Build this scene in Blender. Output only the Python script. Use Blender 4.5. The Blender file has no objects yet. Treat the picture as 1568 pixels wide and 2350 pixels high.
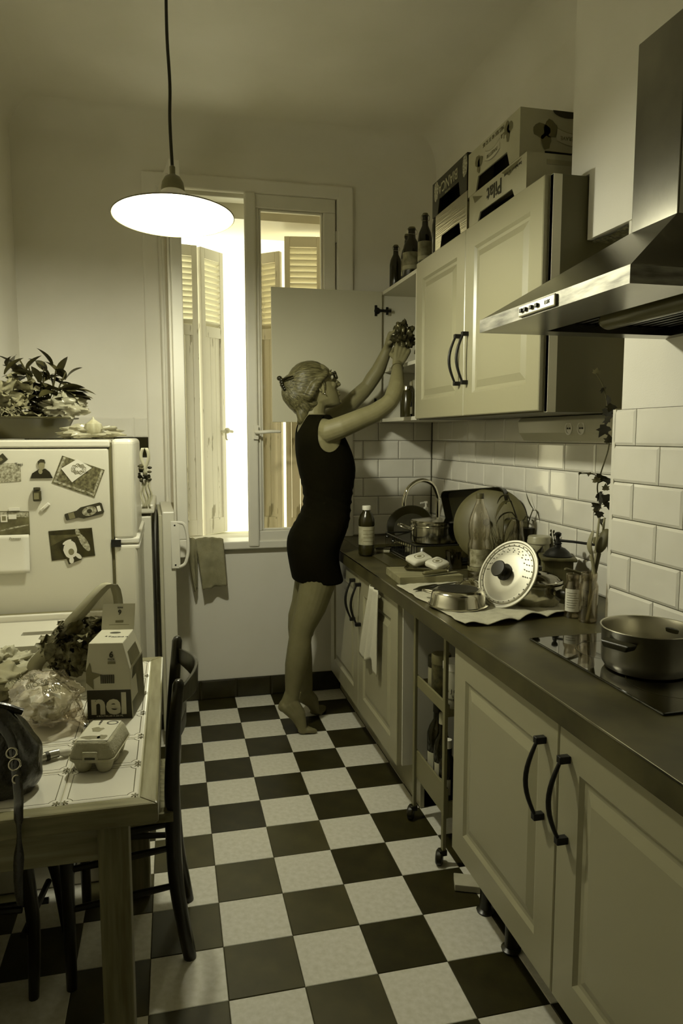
import bpy, bmesh, math, random
from mathutils import Vector, Matrix, Euler, noise as mnoise
R_ = math.radians
PI = math.pi
sc = bpy.context.scene
col = sc.collection
random.seed(7)

# ---------------------------------------------------------------- camera
cam_d = bpy.data.cameras.new('camera'); cam = bpy.data.objects.new('camera', cam_d); col.objects.link(cam)
YAW, PITCH = 0.2321, -0.1066
cam.location = (-0.108, -3.922, 1.446)
cam.rotation_euler = (PI / 2 + PITCH, 0.0007, -YAW)
cam_d.sensor_fit = 'VERTICAL'; cam_d.sensor_height = 24.0; cam_d.lens = 24.0 * 1645.0 / 2350.0
cam_d.clip_start = 0.02
sc.camera = cam
# ---------------------------------------------------------------- light
SKY = 3.0
LAMP = 640.0
LAMP_RGB = (1.0, 0.985, 0.765)
w = bpy.data.worlds.new('sky'); sc.world = w; w.use_nodes = True
bg = w.node_tree.nodes['Background']; bg.inputs[0].default_value = (1.0, 0.985, 0.68, 1); bg.inputs[1].default_value = SKY
sc.view_settings.view_transform = 'Standard'; sc.view_settings.look = 'None'
sc.view_settings.exposure = 0.0; sc.view_settings.gamma = 1.0; sc.view_settings.use_curve_mapping = False
sc.cycles.use_denoising = True
sc.cycles.max_bounces = 10; sc.cycles.diffuse_bounces = 6; sc.cycles.transparent_max_bounces = 16
sc.cycles.sample_clamp_indirect = 6.0

# ---------------------------------------------------------------- materials
def tint(a):
    b = .10 + .88 * a ** .45
    r = 1.035 + .13 * (1 - a) ** 4
    return (a * r, a, a * b, 1)
_m = {}
def mat(name, a=.5, rough=.5, metal=0, trans=0, ior=1.45, alpha=1, emit=0, noise=None, bump=None, coat=0, spec=.5, build=None, sheen=0, neutral=0):
    """noise=(scale, amount, detail, stretch) albedo variation; bump=(scale, strength)"""
    if name in _m: return _m[name]
    m = bpy.data.materials.new(name); m.use_nodes = True; _m[name] = m
    nt = m.node_tree; N = nt.nodes; L = nt.links
    p = N['Principled BSDF']
    tn = (lambda q: (q*1.04, q, q*.82, 1)) if metal > .5 or neutral else tint
    p.inputs['Base Color'].default_value = tn(a)
    p.inputs['Roughness'].default_value = rough; p.inputs['Metallic'].default_value = metal
    p.inputs['IOR'].default_value = ior; p.inputs['Transmission Weight'].default_value = trans
    p.inputs['Alpha'].default_value = alpha; p.inputs['Coat Weight'].default_value = coat; p.inputs['Coat Roughness'].default_value = max(.03, rough*.8)
    p.inputs['Specular IOR Level'].default_value = spec; p.inputs['Sheen Weight'].default_value = sheen
    if emit:
        p.inputs['Emission Color'].default_value = (*LAMP_RGB, 1); p.inputs['Emission Strength'].default_value = emit
    tc = None
    if noise or bump or build:
        tc = N.new('ShaderNodeTexCoord')
    if noise:
        s, amt = noise[0], noise[1]; det = noise[2] if len(noise) > 2 else 3
        src = tc.outputs['Object']
        if len(noise) > 3:
            mp = N.new('ShaderNodeMapping'); mp.inputs['Scale'].default_value = noise[3]; L.new(src, mp.inputs[0]); src = mp.outputs[0]
        n = N.new('ShaderNodeTexNoise'); n.inputs['Scale'].default_value = s; n.inputs['Detail'].default_value = det
        L.new(src, n.inputs['Vector'])
        rp = N.new('ShaderNodeValToRGB'); rp.color_ramp.elements[0].position = .3; rp.color_ramp.elements[1].position = .7
        rp.color_ramp.elements[0].color = tn(max(.002, a * (1 - amt))); rp.color_ramp.elements[1].color = tn(min(.92, a * (1 + amt)))
        L.new(n.outputs['Fac'], rp.inputs[0]); L.new(rp.outputs[0], p.inputs['Base Color'])
    if bump:
        src = tc.outputs['Object']
        if len(bump) > 2:
            mp = N.new('ShaderNodeMapping'); mp.inputs['Scale'].default_value = bump[2]; L.new(src, mp.inputs[0]); src = mp.outputs[0]
        n = N.new('ShaderNodeTexNoise'); n.inputs['Scale'].default_value = bump[0]; n.inputs['Detail'].default_value = 4
        L.new(src, n.inputs['Vector'])
        b = N.new('ShaderNodeBump'); b.inputs['Strength'].default_value = bump[1]; b.inputs['Distance'].default_value = .01
        L.new(n.outputs['Fac'], b.inputs['Height']); L.new(b.outputs[0], p.inputs['Normal'])
    if build: build(nt, p, tc)
    return m
def thin_glass(name, tr=.9, a=.9, rough=.02, gl=.1):
    """sheet glass or clear film: straight-through transparency plus a mirror coat"""
    if name in _m: return _m[name]
    m = bpy.data.materials.new(name); m.use_nodes = True; _m[name] = m
    nt = m.node_tree; N = nt.nodes; L = nt.links; N.remove(N['Principled BSDF'])
    t = N.new('ShaderNodeBsdfTransparent'); t.inputs[0].default_value = tint(tr)
    g = N.new('ShaderNodeBsdfGlossy'); g.inputs['Roughness'].default_value = rough; g.inputs[0].default_value = tint(a)
    fr = N.new('ShaderNodeLayerWeight'); fr.inputs[0].default_value = .25
    mx = N.new('ShaderNodeMath'); mx.operation = 'MULTIPLY_ADD'; mx.inputs[1].default_value = .6; mx.inputs[2].default_value = gl
    L.new(fr.outputs['Facing'], mx.inputs[0])
    mix = N.new('ShaderNodeMixShader'); L.new(mx.outputs[0], mix.inputs[0]); L.new(t.outputs[0], mix.inputs[1]); L.new(g.outputs[0], mix.inputs[2])
    L.new(mix.outputs[0], N['Material Output'].inputs[0])
    return m

# ---------------------------------------------------------------- mesh helpers
class MB:
    def __init__(s): s.v = []; s.f = []; s.mi = []; s.sm = []
    def add(s, vs, fs, m=0, smooth=False):
        o = len(s.v); s.v += [tuple(q) for q in vs]
        for f in fs: s.f.append([i + o for i in f]); s.mi.append(m); s.sm.append(smooth)
        return s
    def box(s, x0, x1, y0, y1, z0, z1, m=0, M=None):
        v = [Vector(q) for q in ((x0,y0,z0),(x1,y0,z0),(x1,y1,z0),(x0,y1,z0),(x0,y0,z1),(x1,y0,z1),(x1,y1,z1),(x0,y1,z1))]
        if M: v = [M @ q for q in v]
        return s.add(v, [(0,3,2,1),(4,5,6,7),(0,1,5,4),(1,2,6,5),(2,3,7,6),(3,0,4,7)], m)
    def hexa(s, b, t, m=0):
        """bottom ring b and top ring t, both counter-clockwise seen from above"""
        n = len(b)
        return s.add(list(b) + list(t), [tuple(range(n - 1, -1, -1)), tuple(range(n, 2 * n))] + [(i, (i + 1) % n, n + (i + 1) % n, n + i) for i in range(n)], m)
    def lathe(s, prof, n=32, M=None, m=0, smooth=True, sx=1, sy=1, ang=2 * PI):
        vs = []; fs = []; full = abs(ang - 2 * PI) < 1e-6; cnt = n if full else n + 1
        rows = []
        for r, z in prof:
            if r <= 1e-6: rows.append([len(vs)]); vs.append(Vector((0, 0, z)))
            else:
                rows.append(list(range(len(vs), len(vs) + cnt)))
                for i in range(cnt):
                    a = ang * i / n; vs.append(Vector((r * math.cos(a) * sx, r * math.sin(a) * sy, z)))
        for A, B in zip(rows, rows[1:]):
            for i in range(n):
                j = (i + 1) % cnt
                if len(A) == 1 and len(B) == 1: continue
                if len(A) == 1: fs.append((A[0], B[j], B[i]))
                elif len(B) == 1: fs.append((A[i], A[j], B[0]))
                else: fs.append((A[i], A[j], B[j], B[i]))
        if M: vs = [M @ q for q in vs]
        return s.add(vs, fs, m, smooth)
    def loft(s, rings, m=0, smooth=True, cap=True, closed=True):
        n = len(rings[0]); vs = [q for r in rings for q in r]; fs = []
        for k in range(len(rings) - 1):
            for i in range(n if closed else n - 1):
                j = (i + 1) % n; fs.append((k*n+i, k*n+j, (k+1)*n+j, (k+1)*n+i))
        if cap and closed:
            fs.append(tuple(range(n - 1, -1, -1))); fs.append(tuple((len(rings)-1)*n + i for i in range(n)))
        return s.add(vs, fs, m, smooth)
    def tube(s, pts, r, n=10, m=0, smooth=True, cap=True, flat=1.0, up=None, round_end=False):
        P = [Vector(q) for q in pts]; k = len(P)
        rr = list(r) if hasattr(r, '__len__') else [r] * k
        fl = list(flat) if hasattr(flat, '__len__') else [flat] * k
        T = [(P[min(i+1, k-1)] - P[max(i-1, 0)]).normalized() for i in range(k)]
        a = Vector(up) if up else (Vector((0,0,1)) if abs(T[0].z) < .9 else Vector((1,0,0)))
        a = (a - T[0] * a.dot(T[0])).normalized(); rings = []
        if round_end:
            def ext(p, t, ra):
                return [(p + t * ra * .94, ra * .34), (p + t * ra * .7, ra * .71)]
            e0 = ext(P[0], -T[0], rr[0]); e1 = ext(P[-1], T[-1], rr[-1])
            P = [e0[0][0], e0[1][0]] + P + [e1[1][0], e1[0][0]]; rr = [e0[0][1], e0[1][1]] + rr + [e1[1][1], e1[0][1]]
            fl = [fl[0]] * 2 + fl + [fl[-1]] * 2; T = [T[0]] * 2 + T + [T[-1]] * 2
        for p, t, ra, f in zip(P, T, rr, fl):
            a = (a - t * a.dot(t)); a = a.normalized() if a.length > 1e-6 else t.orthogonal().normalized()
            b = t.cross(a)
            rings.append([p + a * (ra * f * math.cos(2*PI*i/n)) + b * (ra * math.sin(2*PI*i/n)) for i in range(n)])
        return s.loft(rings, m, smooth, cap)
    def ball(s, c, r, n=16, m=0, M=None):
        rx, ry, rz = r if hasattr(r, '__len__') else (r, r, r)
        k = max(6, n // 2); X = Matrix.Translation(c) @ (M or Matrix()) @ Matrix.Diagonal((rx, ry, rz, 1))
        return s.lathe([(math.sin(PI*i/k), -math.cos(PI*i/k)) for i in range(k + 1)], n, X, m)
    def grid(s, nu, nv, fn, m=0, smooth=True):
        vs = [fn(i / nu, j / nv) for j in range(nv + 1) for i in range(nu + 1)]
        return s.add(vs, [(j*(nu+1)+i, j*(nu+1)+i+1, (j+1)*(nu+1)+i+1, (j+1)*(nu+1)+i) for j in range(nv) for i in range(nu)], m, smooth)
    def mesh(s, name, mats, sharp=38):
        me = bpy.data.meshes.new(name); me.from_pydata(s.v, [], s.f)
        for q in (mats if isinstance(mats, (list, tuple)) else [mats]): me.materials.append(q)
        me.polygons.foreach_set('material_index', s.mi); me.polygons.foreach_set('use_smooth', s.sm)
        bm = bmesh.new(); bm.from_mesh(me); bmesh.ops.recalc_face_normals(bm, faces=bm.faces); bm.to_mesh(me); bm.free()
        if sharp and any(s.sm): me.set_sharp_from_angle(angle=R_(sharp))
        me.update(); return me
    def build(s, name, mats, parent=None, bevel=0, seg=2, sharp=38, sub=0, solid=0, M=None):
        o = bpy.data.objects.new(name, s.mesh(name, mats, sharp)); col.objects.link(o)
        if parent: o.parent = parent
        if M is not None: o.matrix_basis = M
        if solid:
            d = o.modifiers.new('solid', 'SOLIDIFY'); d.thickness = solid; d.offset = 0
        if sub:
            d = o.modifiers.new('sub', 'SUBSURF'); d.levels = sub; d.render_levels = sub
        if bevel:
            d = o.modifiers.new('bevel', 'BEVEL'); d.width = bevel; d.segments = seg; d.limit_method = 'ANGLE'; d.angle_limit = R_(40); d.harden_normals = False
        return o
def tag(o, label, cat, group=None, kind=None):
    if label: o['label'] = label
    if cat: o['category'] = cat
    if group: o['group'] = group
    if kind: o['kind'] = kind
    return o
def thing(name, label, cat, loc=(0,0,0), rot=0, group=None, kind=None):
    o = bpy.data.objects.new(name, None); col.objects.link(o); o.empty_display_size = .05
    o.location = loc; o.rotation_euler = rot if hasattr(rot, '__len__') else (0, 0, rot)
    return tag(o, label, cat, group, kind)
def piece(name, me, parent, loc=(0,0,0), rot=(0,0,0)):
    o = bpy.data.objects.new(name, me); col.objects.link(o); o.parent = parent; o.location = loc; o.rotation_euler = rot
    return o
def at(o, loc, rot=(0,0,0)):
    o.location = loc; o.rotation_euler = rot; return o
def copy_tree(o, parent=None):
    c = o.copy(); col.objects.link(c); c.parent = parent
    for ch in list(o.children): copy_tree(ch, c)
    return c
def text(s, size, parent, M, m, name='lettering', ext=.0004, align='CENTER', bold=0):
    d = bpy.data.curves.new(name, 'FONT'); d.body = s; d.size = size; d.extrude = ext; d.align_x = align; d.align_y = 'CENTER'; d.offset = bold
    d.resolution_u = 3
    t = bpy.data.objects.new('t', d); me = bpy.data.meshes.new_from_object(t); bpy.data.objects.remove(t); bpy.data.curves.remove(d)
    me.name = name; me.materials.clear(); me.materials.append(m)
    o = bpy.data.objects.new(name, me); col.objects.link(o); o.parent = parent; o.matrix_basis = M
    return o
def frame(o, x, y, z=None):
    """matrix whose local x, y axes are the vectors x, y and origin o (for lettering and prints)"""
    x = Vector(x).normalized(); y = Vector(y); y = (y - x * y.dot(x)).normalized(); z = x.cross(y)
    return Matrix(((x.x, y.x, z.x, o[0]), (x.y, y.y, z.y, o[1]), (x.z, y.z, z.z, o[2]), (0, 0, 0, 1)))
def rnd(a, b): return random.uniform(a, b)
def nz(p, s=1.0): return mnoise.noise(Vector(p) * s)
def spline(pts, n):
    """Catmull-Rom through pts, n samples per span"""
    P = [Vector(p) for p in pts]; out = []
    for i in range(len(P) - 1):
        a = P[max(i-1, 0)]; b = P[i]; c = P[i+1]; d = P[min(i+2, len(P)-1)]
        for k in range(n):
            t = k / n
            out.append(.5 * ((2*b) + (c-a)*t + (2*a-5*b+4*c-d)*t*t + (3*b-a-3*c+d)*t**3))
    out.append(P[-1]); return out

# common materials
def wall_mat(name, a):
    return mat(name, a, .85, noise=(2.2, .05, 6), bump=(260, .06), spec=.2)
M_WALL = wall_mat('wall_paint', .75)
M_CEIL = M_WALL
M_TRIM = mat('white_gloss_paint', .70, .38, noise=(3, .06))
M_TILE = mat('white_glazed_tile', .74, .08, noise=(9, .03), coat=.6)
M_GROUT = mat('dark_grout', .05, .9)
M_FW = mat('white_floor_tile', .70, .42, noise=(60, .09, 6), spec=.35)
M_FD = mat('black_floor_tile', .020, .36, noise=(14, .4, 5), spec=.4)
M_FD2 = mat('lighter_black_floor_tile', .045, .42, noise=(9, .3, 5), spec=.5)  # lighter black, used for many dark squares at the near left
M_CAB = mat('cabinet_lacquer', .32, .36, noise=(2, .03), spec=.8, coat=.25)
M_CABI = mat('cabinet_inside', .60, .5)
M_TOP = mat('dark_worktop_laminate', .045, .42, noise=(7, .55, 7), spec=.45)
M_BLK = mat('black_plastic', .012, .35)
M_IRON = mat('dark_iron', .02, .42, metal=.6)
M_STEEL = mat('polished_steel', .55, .16, metal=1, noise=(2, .1))
M_BRUSH = mat('brushed_steel', .50, .28, metal=1, noise=(6, .18, 5), bump=(90, .03, (1, 1, 30)))
M_CHROME = mat('chrome', .75, .06, metal=1)
M_GLASS = thin_glass('clear_glass', .86, .9, .03, .06)
M_WOOD = mat('light_wood', .24, .5, noise=(5, .35, 6, (1, 12, 12)))
M_WOODY = mat('light_wood_along_y', .20, .42, noise=(5, .35, 6, (12, 1, 12)))
M_WOODZ = mat('leg_wood', .16, .5, noise=(5, .4, 6, (12, 12, 1)))
M_DWOOD = mat('dark_stained_wood', .010, .30, noise=(6, .4, 5, (1, 1, .2)), spec=.5)
M_WHITE = mat('white_enamel', .66, .25, noise=(2, .03), coat=.2)
M_PAPER = mat('white_paper', .68, .7)
M_INK = mat('dark_ink', .025, .6)
M_GREY = mat('mid_grey_print', .16, .6)
# ================================================================ the room
YB, XL, XR, XC, ZC, YF = -.035, -.83, 1.347, 1.145, 3.02, -5.8
fl = MB().box(-1.3, 1.6, YF, .3, -.12, -.0025).build('floor', M_GROUT); tag(fl, None, None, kind='structure')
g = .0008
def ftile(w_, d_):
    b = .0015
    return MB().add([(g,g,-.004),(w_-g,g,-.004),(w_-g,d_-g,-.004),(g,d_-g,-.004),(g,g,-b),(w_-g,g,-b),(w_-g,d_-g,-b),(g,d_-g,-b),
                     (g+b,g+b,0),(w_-g-b,g+b,0),(w_-g-b,d_-g-b,0),(g+b,d_-g-b,0)],
                    [(0,1,5,4),(1,2,6,5),(2,3,7,6),(3,0,4,7),(4,5,9,8),(5,6,10,9),(6,7,11,10),(7,4,8,11),(8,9,10,11)])
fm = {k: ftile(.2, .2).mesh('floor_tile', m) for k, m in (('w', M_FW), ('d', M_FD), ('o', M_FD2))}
for i in range(-4, 6):
    for j in range(0, 26):
        x, y = .2 * i, -.2 * (j + 1)
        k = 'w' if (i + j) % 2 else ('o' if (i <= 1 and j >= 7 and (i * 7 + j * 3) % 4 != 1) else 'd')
        if j == 0: me = ftile(.2, .2 + YB).mesh('floor_tile', fm[k].materials[0])
        else: me = fm[k]
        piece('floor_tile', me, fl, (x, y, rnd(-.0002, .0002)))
# walls
WX0, WX1, WZ0, WZ1 = -.165, .80, .865, 2.70
def struct(o): o['kind'] = 'structure'; return o
mb = MB(); TH = .36
mb.box(XL-.3, WX0, YB, YB+TH, 0, ZC+.1); mb.box(WX1, XR+.3, YB, YB+TH, 0, ZC+.1)
mb.box(WX0, WX1, YB, YB+TH, 0, WZ0); mb.box(WX0, WX1, YB, YB+TH, WZ1, ZC+.1)
wb = struct(mb.build('wall_back', M_WALL))
wl = struct(MB().box(XL-.15, XL, YF, YB, 0, ZC+.1).build('wall_left', M_WALL))
wr = struct(MB().box(XR, XR+.15, YF, YB, 0, ZC+.1).build('wall_right', M_WALL))
struct(MB().box(XL-.15, XR+.15, YF-.15, YF, 0, ZC+.1).build('wall_front', wall_mat('far_wall_paint', .30)))
struct(MB().box(XL-.15, XR+.15, YF-.15, YB+TH, ZC, ZC+.15).build('ceiling', M_CEIL))
# rounded plaster cove between walls and ceiling
def cove(p0, p1, inw, r=.13):
    p0, p1, inw = Vector(p0), Vector(p1), Vector(inw); rings = []
    for p in (p0, p1):
        ring = [p]
        for k in range(9):
            a = PI/2 * k / 8
            ring.append(p + inw * (r * (1 - math.sin(a))) + Vector((0,0,-r * (1 - math.cos(a)))))
        rings.append(ring)
    return rings
mb = MB(); mb.loft(cove((XL, YB, ZC), (XR, YB, ZC), (0,-1,0))); struct(mb.build('trim_1', M_CEIL))
mb = MB(); mb.loft(cove((XR, YB, ZC), (XR, YF, ZC), (-1,0,0))); struct(mb.build('trim_2', M_CEIL))
mb = MB(); mb.loft(cove((XL, YB, ZC), (XL, YF, ZC), (1,0,0))); struct(mb.build('trim_3', M_CEIL))
# chimney breast with the notch cut for the wall cabinet
mb = MB(); x0, x1 = XC + .006, XR
for (ya, z0, z1) in ((-2.10, 0, 2.035), (-1.902, 2.035, 2.228), (-1.80, 2.228, ZC)):
    mb.box(x0 - (.014 if z0 else .008), x1, -3.6, ya, z0 if z0 else 1.519, z1)
mb.box(x0, x1, -3.6, -2.075, 0, 1.5195)
ch = struct(mb.build('wall_chimney', M_WALL))
# broken plaster on the underside of the notch
mb = MB(); random.seed(3)
M_BROKEN = mat('broken_plaster', .10, .95, noise=(60, .8, 6), bump=(80, .8))
mb.grid(10, 6, lambda u, v: Vector((x0 - .001 + .13*u, -1.905 - .19*v, 2.034 - .004 - .012*abs(nz((u*6, v*5, 1))))), 0, False)
mb.build('broken_edge', M_BROKEN, ch)
# ---- glazed wall tiles, each its own bevelled piece
def wtile(w_, h_, t=.009):
    """tile in local x (along), z (up), front towards -y"""
    e, b, q = .0012, .0075, .0035
    P = []
    for (ins, y) in ((e, 0), (e, -t + q), (e + b, -t)):
        P += [(ins, y, ins), (w_-ins, y, ins), (w_-ins, y, h_-ins), (ins, y, h_-ins)]
    F = [(8,9,10,11)]
    for k in (0, 4):
        for i in range(4): F.append((k+i, k+(i+1)%4, k+4+(i+1)%4, k+4+i))
    return MB().add(P, F)
_tc = {}
def tile_mesh(w_, h_, m):
    k = (round(w_, 3), round(h_, 3), m.name)
    if k not in _tc: _tc[k] = wtile(w_, h_).mesh('wall_tile', m)
    return _tc[k]
def tile_row(parent, a0, a1, z0, z1, joints, place, m=None):
    """tiles along a wall between a0 and a1 (a grows away from the seam), cut where a joint falls"""
    js = sorted([a0, a1] + [j for j in joints if a0 + .008 < j < a1 - .008])
    for p, q in zip(js, js[1:]):
        o = piece('wall_tile', tile_mesh(q - p, z1 - z0, m or M_TILE), parent)
        place(o, p, q, z0)
M_TILEB = mat('black_glazed_tile', .012, .15)
ROWZ = [1.416 - .1043 * k for k in range(0, 6)] + [.886]
rows = [(1.416, 1.519)] + [(ROWZ[k+1], ROWZ[k]) for k in range(5)]
rows[-1] = (.886, ROWZ[4]) if ROWZ[4] - .886 < .13 else rows[-1]
gr = MB()
gr.box(.872, XR, YB-.003, YB, .8, 1.52); gr.build('grout', M_GROUT, wb)
MB().box(XR-.003, XR, -2.10, YB, .8, 1.52).build('grout', M_GROUT, wr)
MB().box(XC+.002, XC+.007, -3.3, -2.062, .8, 1.522).build('grout', M_GROUT, ch)
def place_back(o, p, q, z0): at(o, (p, YB, z0))
def place_right(o, p, q, z0): at(o, (XR, -p, z0), (0, 0, -PI/2))
def place_chim(o, p, q, z0): at(o, (XC+.006, -p, z0), (0, 0, -PI/2))
for k, (z0, z1) in enumerate(rows):
    odd = k % 2
    tile_row(wb, .874, XR-.009, z0, z1, [(.934 if odd else 1.022) + .208*i for i in range(-1, 4)], place_back)
    tile_row(wr, -YB+.009, 2.09, z0, z1, [(.245 if odd else .143) + .2037*i for i in range(0, 12)], place_right)
    tile_row(ch, 2.06, 2.95, z0, z1, [(2.27 if odd else 2.165) + .2047*i for i in range(0, 6)], place_chim)
# returns of the chimney tiles (the edge strip seen beside the ivy)
MB().box(XC-.003, XR-.012, -2.075, -2.061, .886, 1.519).build('edge_strip', M_TRIM, ch)
# tiles on the back wall behind the fridge
for k in range(6):
    z1 = 1.541 - .1043*k; z0 = z1 - .1043
    tile_row(wb, XL+.005, -.224, z0, z1, [-.296 - .2*i for i in range(0, 3)] if k % 2 == 0 else [-.40 - .2*i for i in range(0, 3)], place_back, M_TILEB if k == 1 else M_TILE)
MB().box(-.224, -.214, YB-.011, YB, .9, 1.43).build('dark_edge_strip', M_TILEB, wb)
# skirting of black tiles
bb = struct(MB().box(XL, .80, YB-.004, YB, 0, .108).build('baseboard_back', M_GROUT))
tile_row(bb, XL, .80, .001, .110, [.015 + .194*i for i in range(-5, 5)], lambda o, p, q, z0: at(o, (p, YB-.004, z0)), mat('black_skirting_tile', .016, .3, noise=(12, .4)))
# plaster casing round the window
cas = MB()
for (a, b, c, d) in ((WX1-.02, .875, WZ0-.03, WZ1+.065), (-.225, WX0+.02, .55, WZ1+.065), (WX0, WX1, WZ1-.01, WZ1+.065)):
    cas.box(a, b, YB-.022, YB+.01, c, d)
struct(cas.build('trim_4', M_WALL, bevel=.012, seg=3))
# ---- window
win = thing('window_1', None, None, (0, 0, 0)); struct(win)
fr = MB()
fr.box(WX0, WX0+.035, -.03, .06, WZ0, WZ1); fr.box(WX1-.035, WX1, -.03, .06, WZ0, WZ1)
fr.box(WX0, WX1, -.03, .06, WZ1-.03, WZ1); fr.box(WX0, WX1, -.075, .09, WZ0-.03, WZ0+.012)
fr.build('window_frame', M_TRIM, win, bevel=.006)
def sash(w_, h_, hand):
    """sash in local x (from hinge), z up; inner face towards -y"""
    s = MB(); t = .05; e = .066
    s.box(0, w_, 0, t, 0, .085); s.box(0, w_, 0, t, h_-.07, h_)
    s.box(0, e, 0, t, .085, h_-.07); s.box(w_-e, w_, 0, t, .085, h_-.07)
    s.box(e, e+.012, .012, .04, .085, h_-.07); s.box(w_-e-.012, w_-e, .012, .04, .085, h_-.07)
    s.box(e, w_-e, .012, .04, .085, .097); s.box(e, w_-e, .012, .04, h_-.082, h_-.07)
    o = s.build('sash', M_TRIM, win, bevel=.005)
    MB().box(e+.01, w_-e-.01, .022, .026, .09, h_-.075).build('glass_pane', M_GLASS, o)
    return o
# right sash closed: x .295 - .77
rs = sash(.475, 1.845, 0); at(rs, (.772, -.062, .845), (0, 0, PI)); rs.scale = (1, -1, 1)
# astragal over the meeting stile, with handle
MB().box(.285, .345, -.085, -.062, .845, 2.69).build('meeting_stile', M_TRIM, win, bevel=.012, seg=3)
h = MB(); h.box(.318, .343, -.10, -.085, 1.425, 1.50)
h.tube([(.33,-.09,1.462),(.33,-.118,1.462),(.345,-.128,1.462),(.40,-.13,1.466),(.452,-.127,1.466)], [.009,.009,.010,.009,.008], 10, round_end=True)
h.build('window_handle', M_TRIM, win)
hg = MB()
for z in (1.0, 1.75, 2.5): hg.lathe([(0,-.03),(.006,-.03),(.006,.03),(0,.03)], 10, Matrix.Translation((.778,-.05,z)))
hg.build('hinge', M_TRIM, win)
# left sash swung into the room
ls = sash(.462, 1.80, 1); at(ls, (-.150, -.045, .872), (0, 0, R_(-82.5)))
lk = MB(); lk.box(-.001, .02, -.008, 0, .62, .66).build('latch', M_IRON, ls, M=Matrix.Translation((.40, 0, 0)))
rod = MB()
rod.tube([(.435, -.006, .05), (.435, -.006, 1.74)], .006, 8); rod.build('espagnolette_rod', M_TRIM, ls)
# outer reveal lintel (painted soffit) and outer sill
struct(MB().box(WX0, WX1, .12, .50, 2.61, 2.72).build('trim_5', M_TRIM))
struct(MB().box(WX0-.05, WX1+.05, .09, .46, .80, .862).build('trim_6', mat('stone_sill', .5, .8)))
# ---- louvred shutters, folded leaves outside
M_SHUT = mat('old_shutter_paint', .80, .6, noise=(4, .08, 6), neutral=1)
def peel(nt, p, tc):
    N = nt.nodes; L = nt.links
    mp = N.new('ShaderNodeMapping'); mp.inputs['Scale'].default_value = (9, 9, 1.6); L.new(tc.outputs['Object'], mp.inputs[0])
    n = N.new('ShaderNodeTexNoise'); n.inputs['Scale'].default_value = 3; n.inputs['Detail'].default_value = 8; L.new(mp.outputs[0], n.inputs[0])
    r = N.new('ShaderNodeValToRGB'); r.color_ramp.elements[0].position = .63; r.color_ramp.elements[1].position = .66
    r.color_ramp.elements[0].color = (.83, .80, .70, 1); r.color_ramp.elements[1].color = (.45, .42, .32, 1)
    L.new(n.outputs['Fac'], r.inputs[0]); L.new(r.outputs[0], p.inputs['Base Color'])
M_PEEL = mat('peeling_shutter_paint', .6, .7, build=peel)
def shutter(label, p, q, z0=.868, z1=2.50, group='louvred shutter leaves'):
    """leaf from plan point p to q; louvres in the top, boarded panel below"""
    p, q = Vector((*p, 0)), Vector((*q, 0)); L_ = (q - p).length; a = math.atan2(q.y - p.y, q.x - p.x)
    t = thing('shutter', label, 'shutter', (p.x, p.y, z0), a, group); H = z1 - z0
    zp = H * .735; f = MB(); e = min(.032, L_*.2)
    f.box(0, e, 0, .03, 0, H); f.box(L_-e, L_, 0, .03, 0, H); f.box(e, L_-e, 0, .03, 0, .09)
    f.box(e, L_-e, 0, .03, H-.06, H); f.box(e, L_-e, 0, .03, zp-.06, zp)
    f.build('shutter_frame', M_PEEL, t, bevel=.003)
    n = max(2, int((L_-2*e) / .04))
    for k in range(n):
        wd = (L_-2*e)/n
        MB().box(e+k*wd+.001, e+(k+1)*wd-.001, .008, .022, .09, zp-.06).build('board', M_PEEL, t, bevel=.002)
    sl = MB().box(e, L_-e, -.018, .018, -.003, .003).mesh('slat', M_SHUT)
    k = 12
    for i in range(k): piece('slat', sl, t, (0, .015, zp + (H-.06-zp) * (i + .5) / k), (R_(-38), 0, 0))
    return t
s1 = shutter('louvred white shutter leaf seen flat beside the open left sash', (-.14, .25), (.058, .285))
s2 = shutter('bright louvred shutter leaf with peeling paint edge-on to the gap of sky', (.078, .30), (.212, .43))
s3 = shutter('louvred shutter leaf angled behind the left half of the closed window pane', (.405, .40), (.522, .30))
s4 = shutter('louvred shutter leaf facing the room behind the right half of the pane', (.550, .285), (.765, .25), z1=2.58)
b_ = MB(); b_.tube([(0,0,0),(.05,-.005,.004),(.09,-.006,0)], .009, 8); b_.ball((.045,-.005,.006), (.022,.014,.018)); b_.tube([(.03,-.006,0),(.028,-.01,-.04),(.035,-.012,-.05)], .005, 8)
at(b_.build('shutter_catch', mat('pale_metal', .5, .5), s2), (.125, -.02, .60))
# ================================================================ pendant lamp
LX, LY, LZ = -.084, -1.578, 2.113
lamp = thing('pendant_lamp', 'lit pendant lamp with wide flat white shade hanging on a long dark cord', 'lamp', (LX, LY, LZ), (R_(-3.5), 0, 0)); lamp.scale = (.955, .955, .955)
def glow_through(nt, p, tc):
    N = nt.nodes; L = nt.links
    t = N.new('ShaderNodeBsdfTranslucent'); t.inputs[0].default_value = tint(.8)
    m = N.new('ShaderNodeMixShader'); m.inputs[0].default_value = .03
    L.new(p.outputs[0], m.inputs[1]); L.new(t.outputs[0], m.inputs[2]); L.new(m.outputs[0], N['Material Output'].inputs[0])
M_SHADE = mat('white_opal_shade', .80, .35, build=glow_through)
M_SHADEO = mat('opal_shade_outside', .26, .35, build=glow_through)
sh = MB()
out = [(.1925,0),(.187,.006),(.12,.030),(.07,.052),(.048,.070),(.037,.080)]
inn = [(.034,.078),(.045,.067),(.067,.049),(.118,.027),(.185,.003),(.1925,0)]
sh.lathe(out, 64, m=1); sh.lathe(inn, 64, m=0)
sh.build('lamp_shade', [M_SHADE, M_SHADEO], lamp)
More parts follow.
